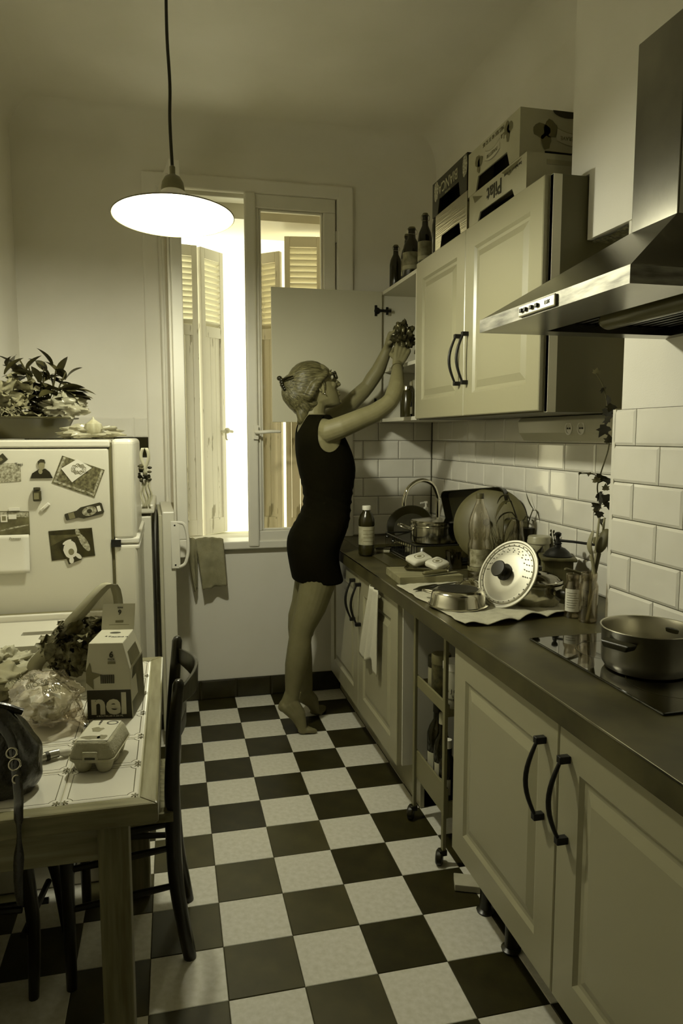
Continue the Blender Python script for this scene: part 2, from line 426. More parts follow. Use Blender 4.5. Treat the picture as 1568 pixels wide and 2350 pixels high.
r_ = MB(); r_.tube([(.1925*math.cos(2*PI*i/64), .1925*math.sin(2*PI*i/64), .001) for i in range(65)], .0019, 6); r_.build('shade_rim', mat('dark_rim', .06, .4), lamp)
MB().lathe([(.0,.070),(.036,.072),(.037,.090),(.034,.108),(.025,.124),(.012,.132),(.009,.136),(.009,.158),(.005,.162),(0,.162)], 28).build('lamp_socket_cap', mat('grey_socket_cap', .16, .4), lamp)
bul = MB(); bul.lathe([(0,-.046),(.018,-.043),(.035,-.032),(.044,-.014),(.044,.006),(.034,.028),(.020,.046),(.014,.058),(.014,.110),(0,.110)], 28, Matrix.Translation((0,0,-.002)))
bul.build('light_bulb', mat('lit_bulb', .8, .3, emit=LAMP), lamp)
cd = MB(); cd.tube(spline([(0,0,.16),(-.004,.004,.30),(-.001,.006,.42),(-.006,.010,.56),(-.006,.012,.70),(-.004,.012,.95)], 5), .0052, 8)
cd.build('lamp_cord', M_BLK, lamp)

# ================================================================ wall cabinets
def door_mesh(w_, h_, t=.02, fr_=.082):
    """raised-and-fielded door, local y (0..w), z (0..h), front towards -x at x=0"""
    mb = MB(); prof = [(0,.0025),(.003,0),(fr_,0),(fr_+.010,.0075),(fr_+.020,.0085),(fr_+.045,.001),(fr_+.050,.001)]
    vs = []; fs = []
    vs += [(t,0,0),(t,w_,0),(t,w_,h_),(t,0,h_)]
    for i, d in prof: vs += [(d,i,i),(d,w_-i,i),(d,w_-i,h_-i),(d,i,h_-i)]
    n = len(prof) + 1
    for k in range(n-1):
        for i in range(4): fs.append((4*k+i, 4*k+(i+1)%4, 4*k+4+(i+1)%4, 4*k+4+i))
    fs += [(0,1,2,3), tuple(4*(n-1)+i for i in range(4))]
    return mb.add(vs, fs)
def door(parent, y0, y1, x, z0, z1, hy, hz, m=M_CAB, length=.19):
    d = door_mesh(y1 - y0, z1 - z0).build('door', m, parent, M=Matrix.Translation((x, y0, z0)))
    h = MB(); L_ = length / 2
    for s in (-1, 1): h.box(-.026, 0, -.008, .008, s*L_-.012 if s > 0 else -L_-.004, s*L_+.004 if s > 0 else -L_+.012)
    pts = [(-.020 - .026*math.sin(PI*k/12), 0, -L_+.006 + (2*L_-.012)*k/12) for k in range(13)]
    h.tube(pts, [.0045+.0018*math.sin(PI*k/12) for k in range(13)], 8)
    h.build('handle', M_IRON, d, bevel=.0015, M=Matrix.Translation((0, hy - y0, hz - z0)))
    return d
def edge_boxes(x0, x1, y0, y1, z0, z1, t, front=False):
    """carcass: two sides, top, bottom, back"""
    m = MB()
    m.box(x0, x1, y0, y0+t, z0, z1); m.box(x0, x1, y1-t, y1, z0, z1)
    m.box(x0, x1, y0+t, y1-t, z0, z0+t); m.box(x0, x1, y0+t, y1-t, z1-t, z1)
    m.box(x1-.006, x1, y0+t, y1-t, z0+t, z1-t); return m
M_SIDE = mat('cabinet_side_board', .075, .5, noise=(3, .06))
wc = thing('wall_cabinet', 'double wall cabinet with two closed panelled doors and dark bow handles', 'cabinet', (0,0,0))
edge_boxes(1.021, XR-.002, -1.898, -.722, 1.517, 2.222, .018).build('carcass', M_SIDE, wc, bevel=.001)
MB().box(1.021, 1.05, -1.8985, -1.878, 1.517, 2.222).build('edge_band', M_CABI, wc)
door(wc, -1.287, -.724, 1.0, 1.522, 2.222, -1.252, 1.738)
door(wc, -1.880, -1.290, 1.0, 1.522, 2.222, -1.326, 1.738)
oc = thing('wall_cabinet', 'open wall cabinet in the corner, its plain door swung out behind the woman', 'cabinet', (0,0,0))
edge_boxes(1.005, XR-.002, -.720, -.130, 1.517, 2.205, .018).build('carcass', M_CABI, oc, bevel=.001)
MB().box(1.02, XR-.01, -.702, -.148, 1.782, 1.800).build('shelf', M_CABI, oc, bevel=.001)
od = MB().box(0, .592, -.019, 0, 0, .688).build('door', mat('cabinet_door_back', .50, .45, noise=(3, .02)), oc, bevel=.002, M=Matrix.Translation((.409, -.152, 1.515)))
for z in (.588, .10):
    h = MB(); h.lathe([(0,-.002),(.017,-.002),(.017,.003),(0,.003)], 20, Matrix.Translation((.565,-.020,z)) @ Matrix.Rotation(PI/2, 4, 'X'))
    h.box(.550,.562,-.026,-.019,z-.028,z+.028); h.box(.555,.640,-.034,-.022,z-.007,z+.007); h.box(.612,.624,-.032,-.020,z-.02,z+.02)
    h.build('hinge', M_IRON, od, bevel=.001)
# light fitting with two sockets under the cabinet
uc = thing('under_cabinet_light', 'long white light fitting with two sockets under the wall cabinet', 'light', (0,0,0))
b = MB(); pr_ = [(XR-.012,1.515),(1.285,1.515),(1.272,1.50),(1.278,1.455),(1.300,1.425),(XR-.012,1.425)]
b.loft([[(x, y, z) for x, z in pr_] for y in (-1.885, -1.215)], smooth=False); b.build('housing', mat('plastic_housing', .50, .25), uc, bevel=.003)
for y in (-1.60, -1.68):
    s_ = MB(); s_.lathe([(0,0),(.022,0),(.024,.003),(.018,.003),(.017,.0),(0,-.004)], 20, Matrix.Translation((1.2765,y,1.470)) @ Matrix.Rotation(-PI/2, 4, 'Y')); s_.build('socket', M_TRIM, uc)
    for k in (-1,1): MB().lathe([(0,0),(.003,0),(.003,.004),(0,.004)], 8, Matrix.Translation((1.277,y+.007*k,1.470)) @ Matrix.Rotation(-PI/2, 4, 'Y')).build('socket_hole', M_BLK, uc)

# ================================================================ worktop and base units
ZT = .885; XT = .682
wt = MB(); z0 = .832
SX0, SX1, SY0, SY1 = .86, 1.22, -.86, -.42
for (a, b_, c, d) in ((XT, SX0, -3.85, YB-.002), (SX0, SX1, SY1, YB-.002), (SX0, SX1, -2.062, SY0), (SX1, XR-.012, -2.062, YB-.002), (SX0, XC, -3.85, -2.062)):
    wt.box(a, b_, c, d, z0, ZT)
wt = wt.build('worktop', M_TOP); tag(wt, 'long dark laminate worktop running along the right wall', 'worktop')
MB().box(XT-.0015, XT+.0005, -3.85, YB-.004, ZT-.003, ZT+.0012).build('edge_trim', M_STEEL, wt)
MB().box(.80, .812, YB-.02, YB-.002, ZT, ZT+.02).build('end_trim', M_TRIM, wt)
sk = thing('sink', 'inset kitchen sink in the far corner of the worktop under the washing-up', 'sink', (0,0,0))
r_ = MB(); z1 = ZT + .004
for (a, b_, c, d) in ((.79, SX0, -1.06, -.14), (SX1, 1.28, -1.06, -.14), (SX0, SX1, SY1, -.14), (SX0, SX1, -1.06, SY0)): r_.box(a, b_, c, d, ZT+.0005, z1)
r_.build('sink_rim', mat('dark_sink_composite', .05, .3, noise=(40, .3)), sk)
b = MB(); b.box(SX0, SX1, SY0, SY1, ZT-.050, ZT-.046)
for (a, b2, c, d) in ((SX0, SX0+.004, SY0, SY1), (SX1-.004, SX1, SY0, SY1), (SX0, SX1, SY0, SY0+.004), (SX0, SX1, SY1-.004, SY1)): b.box(a, b2, c, d, ZT-.050, ZT)
b.build('basin', mat('sink_basin', .05, .3), sk)
tp = thing('mixer_tap', 'tall chrome gooseneck tap arching over the sink', 'tap', (1.243, -.40, ZT+.004))
t_ = MB(); t_.lathe([(0,0),(.026,0),(.026,.004),(.018,.012),(.016,.05),(.013,.07),(0,.07)], 20)
t_.tube(spline([(0,0,.05),(0,0,.20),(-.004,.0,.245),(-.035,-.004,.305),(-.10,-.01,.325),(-.165,-.02,.292),(-.192,-.025,.235),(-.194,-.025,.195)], 6), [.0105]*43, 12)
t_.build('spout', M_CHROME, tp)
MB().tube([(.015,0,.045),(.05,-.02,.07)], [.007,.005], 8, round_end=True).build('lever', M_CHROME, tp)

XD = .702
bc = thing('base_cabinet', 'base cabinet with two panelled doors and bow handles nearest the camera', 'cabinet', (0,0,0))
edge_boxes(XD+.021, 1.12, -3.19, -1.972, .185, .828, .018).build('carcass', M_CAB, bc)
door(bc, -2.562, -1.968, XD, .183, .822, -2.505, .668)
door(bc, -3.180, -2.566, XD, .183, .822, -2.607, .668)
for (x, y) in ((.79, -2.03), (.79, -2.20), (.80, -2.9), (1.05, -2.03), (1.05, -2.9)):
    MB().lathe([(0,0),(.026,0),(.028,.006),(.018,.012),(.016,.185),(0,.185)], 16, Matrix.Translation((x, y, 0))).build('leg', M_BLK, bc)
bf = thing('base_cabinet', 'base cabinet with two panelled doors below the sink, a white towel over one door', 'cabinet', (0,0,0))
edge_boxes(XD+.021, 1.25, -1.415, -.235, .185, .828, .018).build('carcass', mat('cabinet_end_board', .62, .5), bf)
door(bf, -.822, -.240, XD, .183, .822, -.765, .690)
door(bf, -1.405, -.826, XD, .183, .822, -.868, .690)
MB().box(.80, .816, -1.41, -.05, .003, .183).build('plinth', M_CAB, bf)
# offcut of wood under the near cabinet
of = MB().hexa([(.735,-1.95,.048),(.83,-1.99,.048),(.85,-1.93,.048),(.755,-1.89,.048)], [(.735,-1.95,.070),(.83,-1.99,.070),(.85,-1.93,.070),(.755,-1.89,.070)]).build('wooden_offcut', mat('pale_plank', .42, .6, noise=(8,.2)), None, bevel=.002)
of.location = (.0, .03, -.046); tag(of, 'small pale offcut of board lying on the floor by the near base cabinet', 'board')

# ================================================================ trolley with bottles
tr = thing('kitchen_trolley', 'narrow grey kitchen trolley on black castors parked between the base cabinets', 'trolley', (0,0,0))
M_TROL = mat('trolley_lacquer', .17, .42)
for (x, y) in ((.752,-1.475), (.752,-1.775), (1.17,-1.475), (1.17,-1.775)):
    MB().box(x-.006, x+.006, y-.010, y+.010, .052, .822).build('post', M_TROL, tr, bevel=.002)
    k = MB(); M_ = Matrix.Translation((x-.012, y+.004, .026)) @ Matrix.Rotation(PI/2, 4, 'Y') @ Matrix.Rotation(.5, 4, 'X')
    k.lathe([(0,-.012),(.020,-.012),(.026,-.008),(.026,.008),(.020,.012),(0,.012)], 18, M_); k.box(x-.016, x+.010, y-.012, y+.012, .036, .056)
    k.build('castor', M_BLK, tr, bevel=.002)
for (z, lip) in ((.168, .105), (.520, .042)):
    s_ = MB(); s_.box(.760, 1.166, -1.77, -1.48, z, z+.010)
    s_.box(.756, .764, -1.785, -1.465, z, z+lip); s_.box(1.160, 1.168, -1.785, -1.465, z, z+lip)
    s_.box(.764, 1.160, -1.783, -1.775, z, z+lip*.55); s_.box(.764, 1.160, -1.475, -1.467, z, z+lip*.55)
    s_.build('shelf_tray', M_TROL, tr, bevel=.0015)
MB().box(.757, 1.167, -1.785, -1.465, .800, .822).build('top_frame', M_TROL, tr, bevel=.002)

# ================================================================ cooker hood and hob
hd = thing('cooker_hood', 'pyramid stainless cooker hood with square duct on the tiled chimney breast', 'cooker hood', (0,0,0))
HX0, HX1, HY0, HY1, HZ = .625, XC+.004, -2.862, -2.275, 1.692
M_HOOD = mat('hood_steel', .20, .20, metal=1, noise=(5, .25, 6), bump=(60, .03, (1, 30, 1)))
b = MB(); L0 = [(HX0,HY0),(HX1,HY0),(HX1,HY1),(HX0,HY1)]; D0 = [(.90,-2.614),(HX1,-2.614),(HX1,-2.461),(.90,-2.461)]
b.loft([[(x,y,HZ) for x,y in L0], [(x,y,HZ+.030) for x,y in L0]], smooth=False, cap=False); b.build('lip', mat('brushed_lip', .16, .48, metal=1, noise=(14,.5,6,(1,1,6))), hd); b = MB()
i4 = [(HX0+.006,HY0+.006),(HX1-.002,HY0+.006),(HX1-.002,HY1-.006),(HX0+.006,HY1-.006)]
b.loft([[(x,y,HZ+.030) for x,y in L0], [(x,y,HZ+.033) for x,y in i4], [(x,y,1.893) for x,y in D0]], smooth=False, cap=False)
b.build('canopy', M_HOOD, hd)
b = MB(); O = [(HX0,HY0),(HX1,HY0),(HX1,HY1),(HX0,HY1)]; I = [(HX0+.15,HY0+.05),(HX1-.03,HY0+.05),(HX1-.03,HY1-.05),(HX0+.15,HY1-.05)]
b.loft([[(x,y,HZ) for x,y in O], [(x,y,HZ+.002) for x,y in I], [(x,y,HZ+.03) for x,y in I]], smooth=False, cap=False); b.build('underside', M_HOOD, hd)
b = MB(); b.add([(x,y,HZ+.029) for x,y in I], [(0,1,2,3)])
for k in range(14):
    x = I[0][0] + .01 + k*.024; b.box(x, x+.010, I[0][1]+.01, I[2][1]-.01, HZ+.022, HZ+.028)
b.build('grease_filter', mat('filter_dark', .012, .4, metal=.5), hd)
b = MB(); b.tube([(.86,-2.84,HZ+.012),(.86,-2.45,HZ+.012)], .022, 14, round_end=True); b.build('hood_bulb_cover', mat('frosted_cover', .12, .25), hd)
b = MB(); b.loft([[(x,y,1.890) for x,y in D0],[(x,y,2.288) for x,y in D0]], smooth=False); b.build('duct', M_HOOD, hd, bevel=.003)
b = MB(); b.box(HX0-.006, HX0, -2.635, -2.485, HZ+.003, HZ+.027); b.build('control_panel', mat('panel_alu', .75, .3, metal=.8), hd, bevel=.003)
for k, y in enumerate((-2.503, -2.520, -2.545, -2.568)):
    MB().box(HX0-.011, HX0-.006, y-.005, y+.005, HZ+.011, HZ+.019).build('switch', M_BLK, hd, bevel=.001)
text('LUX', .011, hd, frame((HX0-.0066, -2.607, HZ+.015), (0,-1,0), (0,0,1)), M_INK)
hb = thing('glass_hob', 'black glass hob let into the worktop under the hood', 'hob', (0,0,0))
MB().box(.838, 1.128, -2.722, -2.165, ZT+.0003, ZT+.006).build('glass_top', mat('black_glass', .004, .035, spec=.7, coat=.6), hb, bevel=.003)
b = MB()
for (y, r) in ((-2.32, .085), (-2.57, .105)):
    b.lathe([(r,0),(r-.0015,0)], 48, Matrix.Translation((.985, y, ZT+.0064)))
b.build('cooking_zone_ring', mat('zone_ring', .03, .3), hb)

# ================================================================ fridge, freezer, washing machine
FX0, FX1, FY0, FY1, FZ = XL+.01, -.327, -1.20, -.655, 1.43
M_FR = mat('fridge_white', .62, .32, noise=(1.5, .02), coat=.1)
fg = thing('fridge', 'white two-door fridge covered in cards and magnets against the left wall', 'fridge', (0,0,0))
MB().box(FX0, FX1-.004, FY0, FY1, .03, FZ-.030).build('body', M_FR, fg, bevel=.006)
MB().box(FX0, FX1+.002, FY0-.004, FY1+.004, FZ-.027, FZ).build('top_panel', M_FR, fg, bevel=.006)
MB().box(FX1-.004, FX1+.006, FY0+.012, FY1-.012, .05, FZ-.01).build('door_seal', mat('grey_seal', .10, .6), fg)
fd = MB(); fd.box(FX1+.006, FX1+.084, FY0, FY1, 1.060, FZ+.004); f1 = fd.build('freezer_door', M_FR, fg, bevel=.018, seg=4)
fd = MB(); fd.box(FX1+.006, FX1+.088, FY0, FY1, .06, 1.048); f2 = fd.build('fridge_door', M_FR, fg, bevel=.014, seg=4)
MB().box(FX1+.008, FX1+.095, FY0+.001, FY1, 1.049, 1.072).build('grip_strip', M_TRIM, f1, bevel=.006)
MB().box(FX1+.008, FX1+.095, FY0+.001, FY1, 1.028, 1.046).build('grip_strip', M_TRIM, f2, bevel=.006)
MB().box(FX1-.004, FX1+.03, FY0-.006, FY0+.03, 1.040, 1.066).build('door_hinge', M_IRON, fg)
for s in (FX0+.05, FX1-.05):
    for y in (FY0+.04, FY1-.04): MB().lathe([(0,0),(.02,0),(.02,.03),(0,.03)], 12, Matrix.Translation((s, y, 0))).build('leg', M_BLK, fg)
fz = thing('freezer', 'low white freezer with D handle behind the fridge, its door ajar', 'freezer', (0,0,0))
MB().box(XL+.01, -.205, -.612, -.09, .0, 1.085).build('body', M_FR, fz, bevel=.005)
MB().box(XL+.01, -.190, -.618, -.085, 1.098, 1.140).build('lid', M_FR, fz, bevel=.008)
dr = thing('door', None, None); dr.parent = fz; dr.matrix_basis = Matrix.Translation((-.192, -.09, 0)) @ Matrix.Rotation(R_(2.0), 4, 'Z')
b = MB(); b.box(.016, .072, -.535, 0, .06, 1.105); b.build('door_panel', M_FR, dr, bevel=.006)
b = MB(); b.box(.0, .016, -.53, -.005, .08, 1.09); b.build('door_gasket', mat('pale_gasket', .45, .6), dr, bevel=.004)
b = MB(); b.box(.052, .092, -.545, -.535, .845, 1.062)
b.tube(spline([(.082,-.540,1.056),(.112,-.540,1.045),(.126,-.540,.99),(.127,-.540,.92),(.112,-.540,.866),(.084,-.540,.852)], 5), [.008]*26, 8)
b.build('door_handle', M_TRIM, dr, bevel=.003)
for z in (1.043, .862): MB().lathe([(0,0),(.004,0),(.003,.002),(0,.002)], 10, Matrix.Translation((.070,-.545,z)) @ Matrix.Rotation(PI/2, 4, 'X')).build('screw', M_IRON, dr)
wm = thing('washing_machine', 'white top-loading washing machine between the fridge and the tiled table', 'washing machine', (0,0,0))
MB().box(XL+.01, -.315, -1.605, -1.215, .0, .772).build('body', M_WHITE, wm, bevel=.006)
MB().box(XL+.01, -.312, -1.27, -1.212, .772, .815).build('control_panel', mat('panel_grey', .16, .4), wm, bevel=.006)
MB().box(XL+.01, -.312, -1.285, -1.268, .772, .822).build('panel_trim', M_TRIM, wm, bevel=.004)
lid = MB()
hx0, hx1, hy0, hy1 = -.60, -.475, -1.475, -1.432
for (a, b_, c, d) in ((XL+.012, hx0, -1.603, -1.29), (hx1, -.316, -1.603, -1.29), (hx0, hx1, -1.603, hy0), (hx0, hx1, hy1, -1.29)): lid.box(a, b_, c, d, .774, .800)
ld = lid.build('lid', M_WHITE, wm)
MB().box(hx0, hx1, hy0, hy1, .7735, .778).build('handle_recess', mat('recess_grey', .08, .5), ld)

# ================================================================ tiled table
TX0, TX1, TY0, TY1, TZ = -.815, -.150, -2.577, -1.636, .75
tb = thing('dining_table', 'oak table with a top of white painted tiles in a wooden frame', 'table', (0,0,0))
M_RIM = mat('varnished_oak', .20, .28, noise=(4, .35, 6, (14, 1.5, 14)), coat=.3)
M_RIMX = mat('varnished_oak_across', .19, .28, noise=(4, .35, 6, (1.5, 14, 14)), coat=.3)
bo = .036
mb = MB(); mb.hexa([(TX1-bo,TY0+bo,TZ-.042),(TX1,TY0,TZ-.042),(TX1,TY1,TZ-.042),(TX1-bo,TY1-bo,TZ-.042)], [(TX1-bo,TY0+bo,TZ),(TX1,TY0,TZ),(TX1,TY1,TZ),(TX1-bo,TY1-bo,TZ)]); mb.build('frame_rail', M_RIM, tb, bevel=.005)
mb = MB(); mb.hexa([(TX0,TY0,TZ-.042),(TX0+bo,TY0+bo,TZ-.042),(TX0+bo,TY1-bo,TZ-.042),(TX0,TY1,TZ-.042)], [(TX0,TY0,TZ),(TX0+bo,TY0+bo,TZ),(TX0+bo,TY1-bo,TZ),(TX0,TY1,TZ)]); mb.build('frame_rail', M_RIM, tb, bevel=.005)
mb = MB(); mb.hexa([(TX0,TY0,TZ-.042),(TX1,TY0,TZ-.042),(TX1-bo,TY0+bo,TZ-.042),(TX0+bo,TY0+bo,TZ-.042)], [(TX0,TY0,TZ),(TX1,TY0,TZ),(TX1-bo,TY0+bo,TZ),(TX0+bo,TY0+bo,TZ)]); mb.build('frame_rail', M_RIMX, tb, bevel=.005)
mb = MB(); mb.hexa([(TX0+bo,TY1-bo,TZ-.042),(TX1-bo,TY1-bo,TZ-.042),(TX1,TY1,TZ-.042),(TX0,TY1,TZ-.042)], [(TX0+bo,TY1-bo,TZ),(TX1-bo,TY1-bo,TZ),(TX1,TY1,TZ),(TX0,TY1,TZ)]); mb.build('frame_rail', M_RIMX, tb, bevel=.005)
MB().box(TX0+bo-.004, TX1-bo+.004, TY0+bo-.004, TY1-bo+.004, TZ-.03, TZ-.004).build('tile_bed', mat('pale_grout', .42, .9), tb)
def painted(nt, p, tc):
    N = nt.nodes; L = nt.links
    def op(o, a, b=None, c=None):
        n = N.new('ShaderNodeMath'); n.operation = o
        for i, q in enumerate((a, b, c)):
            if q is None: continue
            if isinstance(q, (int, float)): n.inputs[i].default_value = q
            else: L.new(q, n.inputs[i])
        return n.outputs[0]
    sp = N.new('ShaderNodeSeparateXYZ'); L.new(tc.outputs['Object'], sp.inputs[0])
    ax = op('ABSOLUTE', sp.outputs[0]); ay = op('ABSOLUTE', sp.outputs[1])       # tile centre is the origin, half size .0715
    mx = op('MAXIMUM', ax, ay); mn = op('MINIMUM', ax, ay)
    line = op('MULTIPLY', op('GREATER_THAN', mx, .0605), op('LESS_THAN', mx, .0622))
    line = op('MULTIPLY', line, op('LESS_THAN', mn, .050))
    # quarter-round bite and a little three-petal sprig in each corner
    dx = op('SUBTRACT', ax, .0655); dy = op('SUBTRACT', ay, .0655)
    r = op('SQRT', op('ADD', op('MULTIPLY', dx, dx), op('MULTIPLY', dy, dy)))
    arc = op('MULTIPLY', op('GREATER_THAN', r, .0145), op('LESS_THAN', r, .0163))
    inside = op('MULTIPLY', op('LESS_THAN', ax, .0625), op('LESS_THAN', ay, .0625)); arc = op('MULTIPLY', arc, inside)
    th = op('ARCTAN2', dy, dx); pet = op('ABSOLUTE', op('SINE', op('MULTIPLY', th, 3.0)))
    sprig = op('LESS_THAN', r, op('MULTIPLY_ADD', pet, .0075, .0015))
    k = op('MINIMUM', op('ADD', op('ADD', line, arc), sprig), 1.0)
    m = N.new('ShaderNodeMixRGB'); m.inputs[1].default_value = tint(.70); m.inputs[2].default_value = tint(.07)
    L.new(k, m.inputs[0]); L.new(m.outputs[0], p.inputs['Base Color'])
M_PT = mat('painted_table_tile', .7, .13, coat=.3, build=painted)
p_ = .1446; e = p_/2 - .0012
tm = MB(); q = e - .003
tm.add([(-e,-e,-.005),(e,-e,-.005),(e,e,-.005),(-e,e,-.005),(-e,-e,-.0012),(e,-e,-.0012),(e,e,-.0012),(-e,e,-.0012),(-q,-q,0),(q,-q,0),(q,q,0),(-q,q,0)],
       [(0,1,5,4),(1,2,6,5),(2,3,7,6),(3,0,4,7),(4,5,9,8),(5,6,10,9),(6,7,11,10),(7,4,8,11),(8,9,10,11)])
tme = tm.mesh('table_tile', M_PT)
for i in range(4):
    for j in range(6):
        piece('table_tile', tme, tb, (TX1-bo-p_*(i+.5)-.001, TY0+bo+p_*(j+.5)+.0005, TZ-.0012))
for (x, y) in ((-.236, -2.528), (-.745, -2.528), (-.236, -1.69), (-.745, -1.69)):
    MB().box(x-.029, x+.029, y-.029, y+.029, 0, TZ-.042).build('leg', M_WOODZ, tb, bevel=.004)
for (a, b_, c, d) in ((-.716, -.265, -2.520, -2.500), (-.716, -.265, -1.715, -1.695), (-.236, -.216, -2.499, -1.719), (-.765, -.745, -2.499, -1.719)):
    MB().box(a, b_, c, d, TZ-.135, TZ-.042).build('apron', M_WOOD, tb, bevel=.003)

# ================================================================ chairs
def ladder_chair(label, yn, yf, flip=1, x0=-.128):
    """rush-seated chair; back posts near (yn) and far (yf), back to +x"""
    t = thing('rush_chair', label, 'chair', (0,0,0))
    X = lambda q: q
    for (y, yt, ztop) in ((yn, yn-.055, .805), (yf, yf+.03, .825)):
        pts = spline([(x0+.035, y, 0), (x0+.004, y, .22), (x0-.002, y-.01*(1 if y==yn else -1), .45), (x0+.004, (y*2+yt)/3, .62), (x0+.022, yt, ztop)], 6)
        n = len(pts); MB().tube(pts, [.015+.006*math.sin(PI*min(1, (k+4)/(n+2))) for k in range(n)], 12, round_end=True).build('leg', M_DWOOD, t)
    xs = x0 - .27
    for y in (yn-.045, yf+.045):
        MB().tube([(xs, y, 0), (xs, y, .47)], [.014, .019], 12, round_end=True).build('leg', M_DWOOD, t)
    for k, z in enumerate((.555, .66, .765)):
        a = Vector((x0+.004+.02*(z-.5)/.3, yn-.055*(z-.45)/.37, z)); b_ = Vector((x0+.004+.02*(z-.5)/.3, yf+.03*(z-.45)/.37, z + .018*(z-.45)/.37)); h = .030 if k < 2 else .036
        m = MB(); rings = []
        for i in range(15):
            u = i/14; p = a.lerp(b_, u); bow = (.012, .022, .050)[k]*math.sin(PI*u); hh = h*(.62+.38*math.sin(PI*u))
            rings.append([p + Vector((bow-.005, 0, -hh*.8)), p + Vector((bow+.005, 0, -hh*.8)), p + Vector((bow+.007, 0, hh)), p + Vector((bow-.003, 0, hh))])
        m.loft(rings, smooth=False); m.build('back_slat', M_DWOOD, t, bevel=.002)
    st = MB()
    for (p, q) in (((x0, yn, .33), (xs, yn-.045, .33)), ((x0+.002, yn, .40), (xs, yn-.045, .40)), ((x0+.006, yn, .22), (xs, yn-.045, .22)),
                   ((x0, yf, .33), (xs, yf+.045, .33)), ((x0+.006, yf, .22), (xs, yf+.045, .22)), ((xs, yn-.045, .28), (xs, yf+.045, .28)), ((x0+.004, yn, .30), (x0+.004, yf, .30))):
        MB().tube([p, tuple((Vector(p)+Vector(q))/2), q], [.008, .011, .008], 8).build('stretcher', M_DWOOD, t)
    def rush(u, v):
        x = x0 - .005 + (xs-.01 - x0)*u; y = (yn-.02-.03*u) + ((yf+.02+.03*u) - (yn-.02-.03*u))*v
        d = min(u, 1-u, v, 1-v)
        return Vector((x, y, .452 + .008*min(1, d*8) + .0018*math.sin((u if min(u,1-u) > min(v,1-v) else v)*150) ))
    m = MB(); m.grid(60, 60, rush)
    ring = [rush(0,0)]
    for k in range(4):
        pass
    M_RUSH = mat('woven_rush', .16, .7, noise=(30, .4, 4))
    m.box(xs-.01, x0, yn-.04, yf+.04, .425, .450)
    m.build('seat', M_RUSH, t)
    # twisted rush wraps along the visible near edge
    wr_ = MB()
    for i in range(34):
        u = i/33; x = x0-.012+(xs+.012-x0)*u; y = yn-.022-.03*u
        wr_.tube([(x, y+.004, .424), (x, y-.006, .432), (x, y-.007, .445), (x+.002, y+.004, .456)], .0042, 6)
    o = wr_.build('rush_edge', M_RUSH, t); o['kind'] = 'stuff'
    return t
ladder_chair('dark wooden ladder-back chair with rush seat pushed in at the right side of the table', -2.02, -1.765)
so = thing('wooden_stool', 'dark wooden stool with splayed legs pushed under the table', 'stool', (-.575, -2.02, 0))
m = MB(); m.lathe([(0,.425),(.135,.425),(.145,.432),(.145,.447),(.137,.455),(0,.452)], 32); m.build('seat', M_DWOOD, so)
feet = [(.085,-.055), (.13,.20), (-.13,-.06), (-.10,.17)]
tops = [(.085,-.10), (.08,.09), (-.085,-.09), (-.08,.09)]
for (a, b_) in zip(feet, tops):
    pts = spline([(a[0], a[1], 0), ((a[0]*.5+b_[0]*.5)+.012*(1 if b_[0]>0 else -1), (a[1]+b_[1])/2, .22), (b_[0], b_[1], .43)], 6)
    MB().tube(pts, [.013+.007*k/12 for k in range(13)], 10).build('leg', M_DWOOD, so)
for (p, q) in (((.075,-.09,.20),(.10,.13,.20)), ((-.11,-.075,.20),(-.10,.13,.20)), ((.075,-.09,.27),(-.10,-.075,.27)), ((.10,.12,.15),(-.10,.12,.15))):
    MB().tube([p, q], .009, 8).build('stretcher', M_DWOOD, so)
# ================================================================ cards and magnets on the fridge side (plane y = FY0)
FYC = FY0 - .0005
def flat(mb, pts, y, t=.0012, m=0):
    """thin slab with outline pts (x, z), back at y, front at y - t"""
    n = len(pts); a = sum(pts[i][0]*pts[(i+1)%n][1] - pts[(i+1)%n][0]*pts[i][1] for i in range(n))
    if a < 0: pts = pts[::-1]
    v = [(x, y, z) for x, z in pts] + [(x, y - t, z) for x, z in pts]
    return mb.add(v, [tuple(range(n-1, -1, -1)), tuple(range(n, 2*n))] + [(i, (i+1)%n, n+(i+1)%n, n+i) for i in range(n)], m)
def blob(cx, cz, rx, rz, n=14, rot=0, wob=0, seed=0):
    out = []
    for i in range(n):
        a = 2*PI*i/n; r = 1 + wob*nz((math.cos(a)*1.3+seed, math.sin(a)*1.3, seed*.7))
        x, z = rx*r*math.cos(a), rz*r*math.sin(a); out.append((cx + x*math.cos(rot) - z*math.sin(rot), cz + x*math.sin(rot) + z*math.cos(rot)))
    return out
def rect(cx, cz, w_, h_, rot=0):
    return [(cx + a*w_/2*math.cos(rot) - b*h_/2*math.sin(rot), cz + a*w_/2*math.sin(rot) + b*h_/2*math.cos(rot)) for a, b in ((-1,-1),(1,-1),(1,1),(-1,1))]
M_PHOTO = mat('grey_photo_print', .085, .3, noise=(22, .6, 5))
M_PHOTOD = mat('dark_photo_print', .03, .3, noise=(18, .7, 5))
M_MAP = mat('patterned_card_print', .11, .4, noise=(90, .75, 3))
M_SPECK = mat('speckled_print', .30, .5, noise=(110, .7, 4))
def card(name, label, cat, pts, m, prints=(), y=FYC, t=.0012):
    o = thing(name, label, cat, (sum(p[0] for p in pts)/len(pts), y, sum(p[1] for p in pts)/len(pts)))
    ox, oz = o.location.x, o.location.z
    sft = lambda q: [(x-ox, z-oz) for x, z in q]
    flat(MB(), sft(pts), 0, t).build('card_sheet', m, o)
    for k, (nm, q, mm) in enumerate(prints): flat(MB(), sft(q), -t, .0003+.00008*k).build(nm, mm, o)
    return o
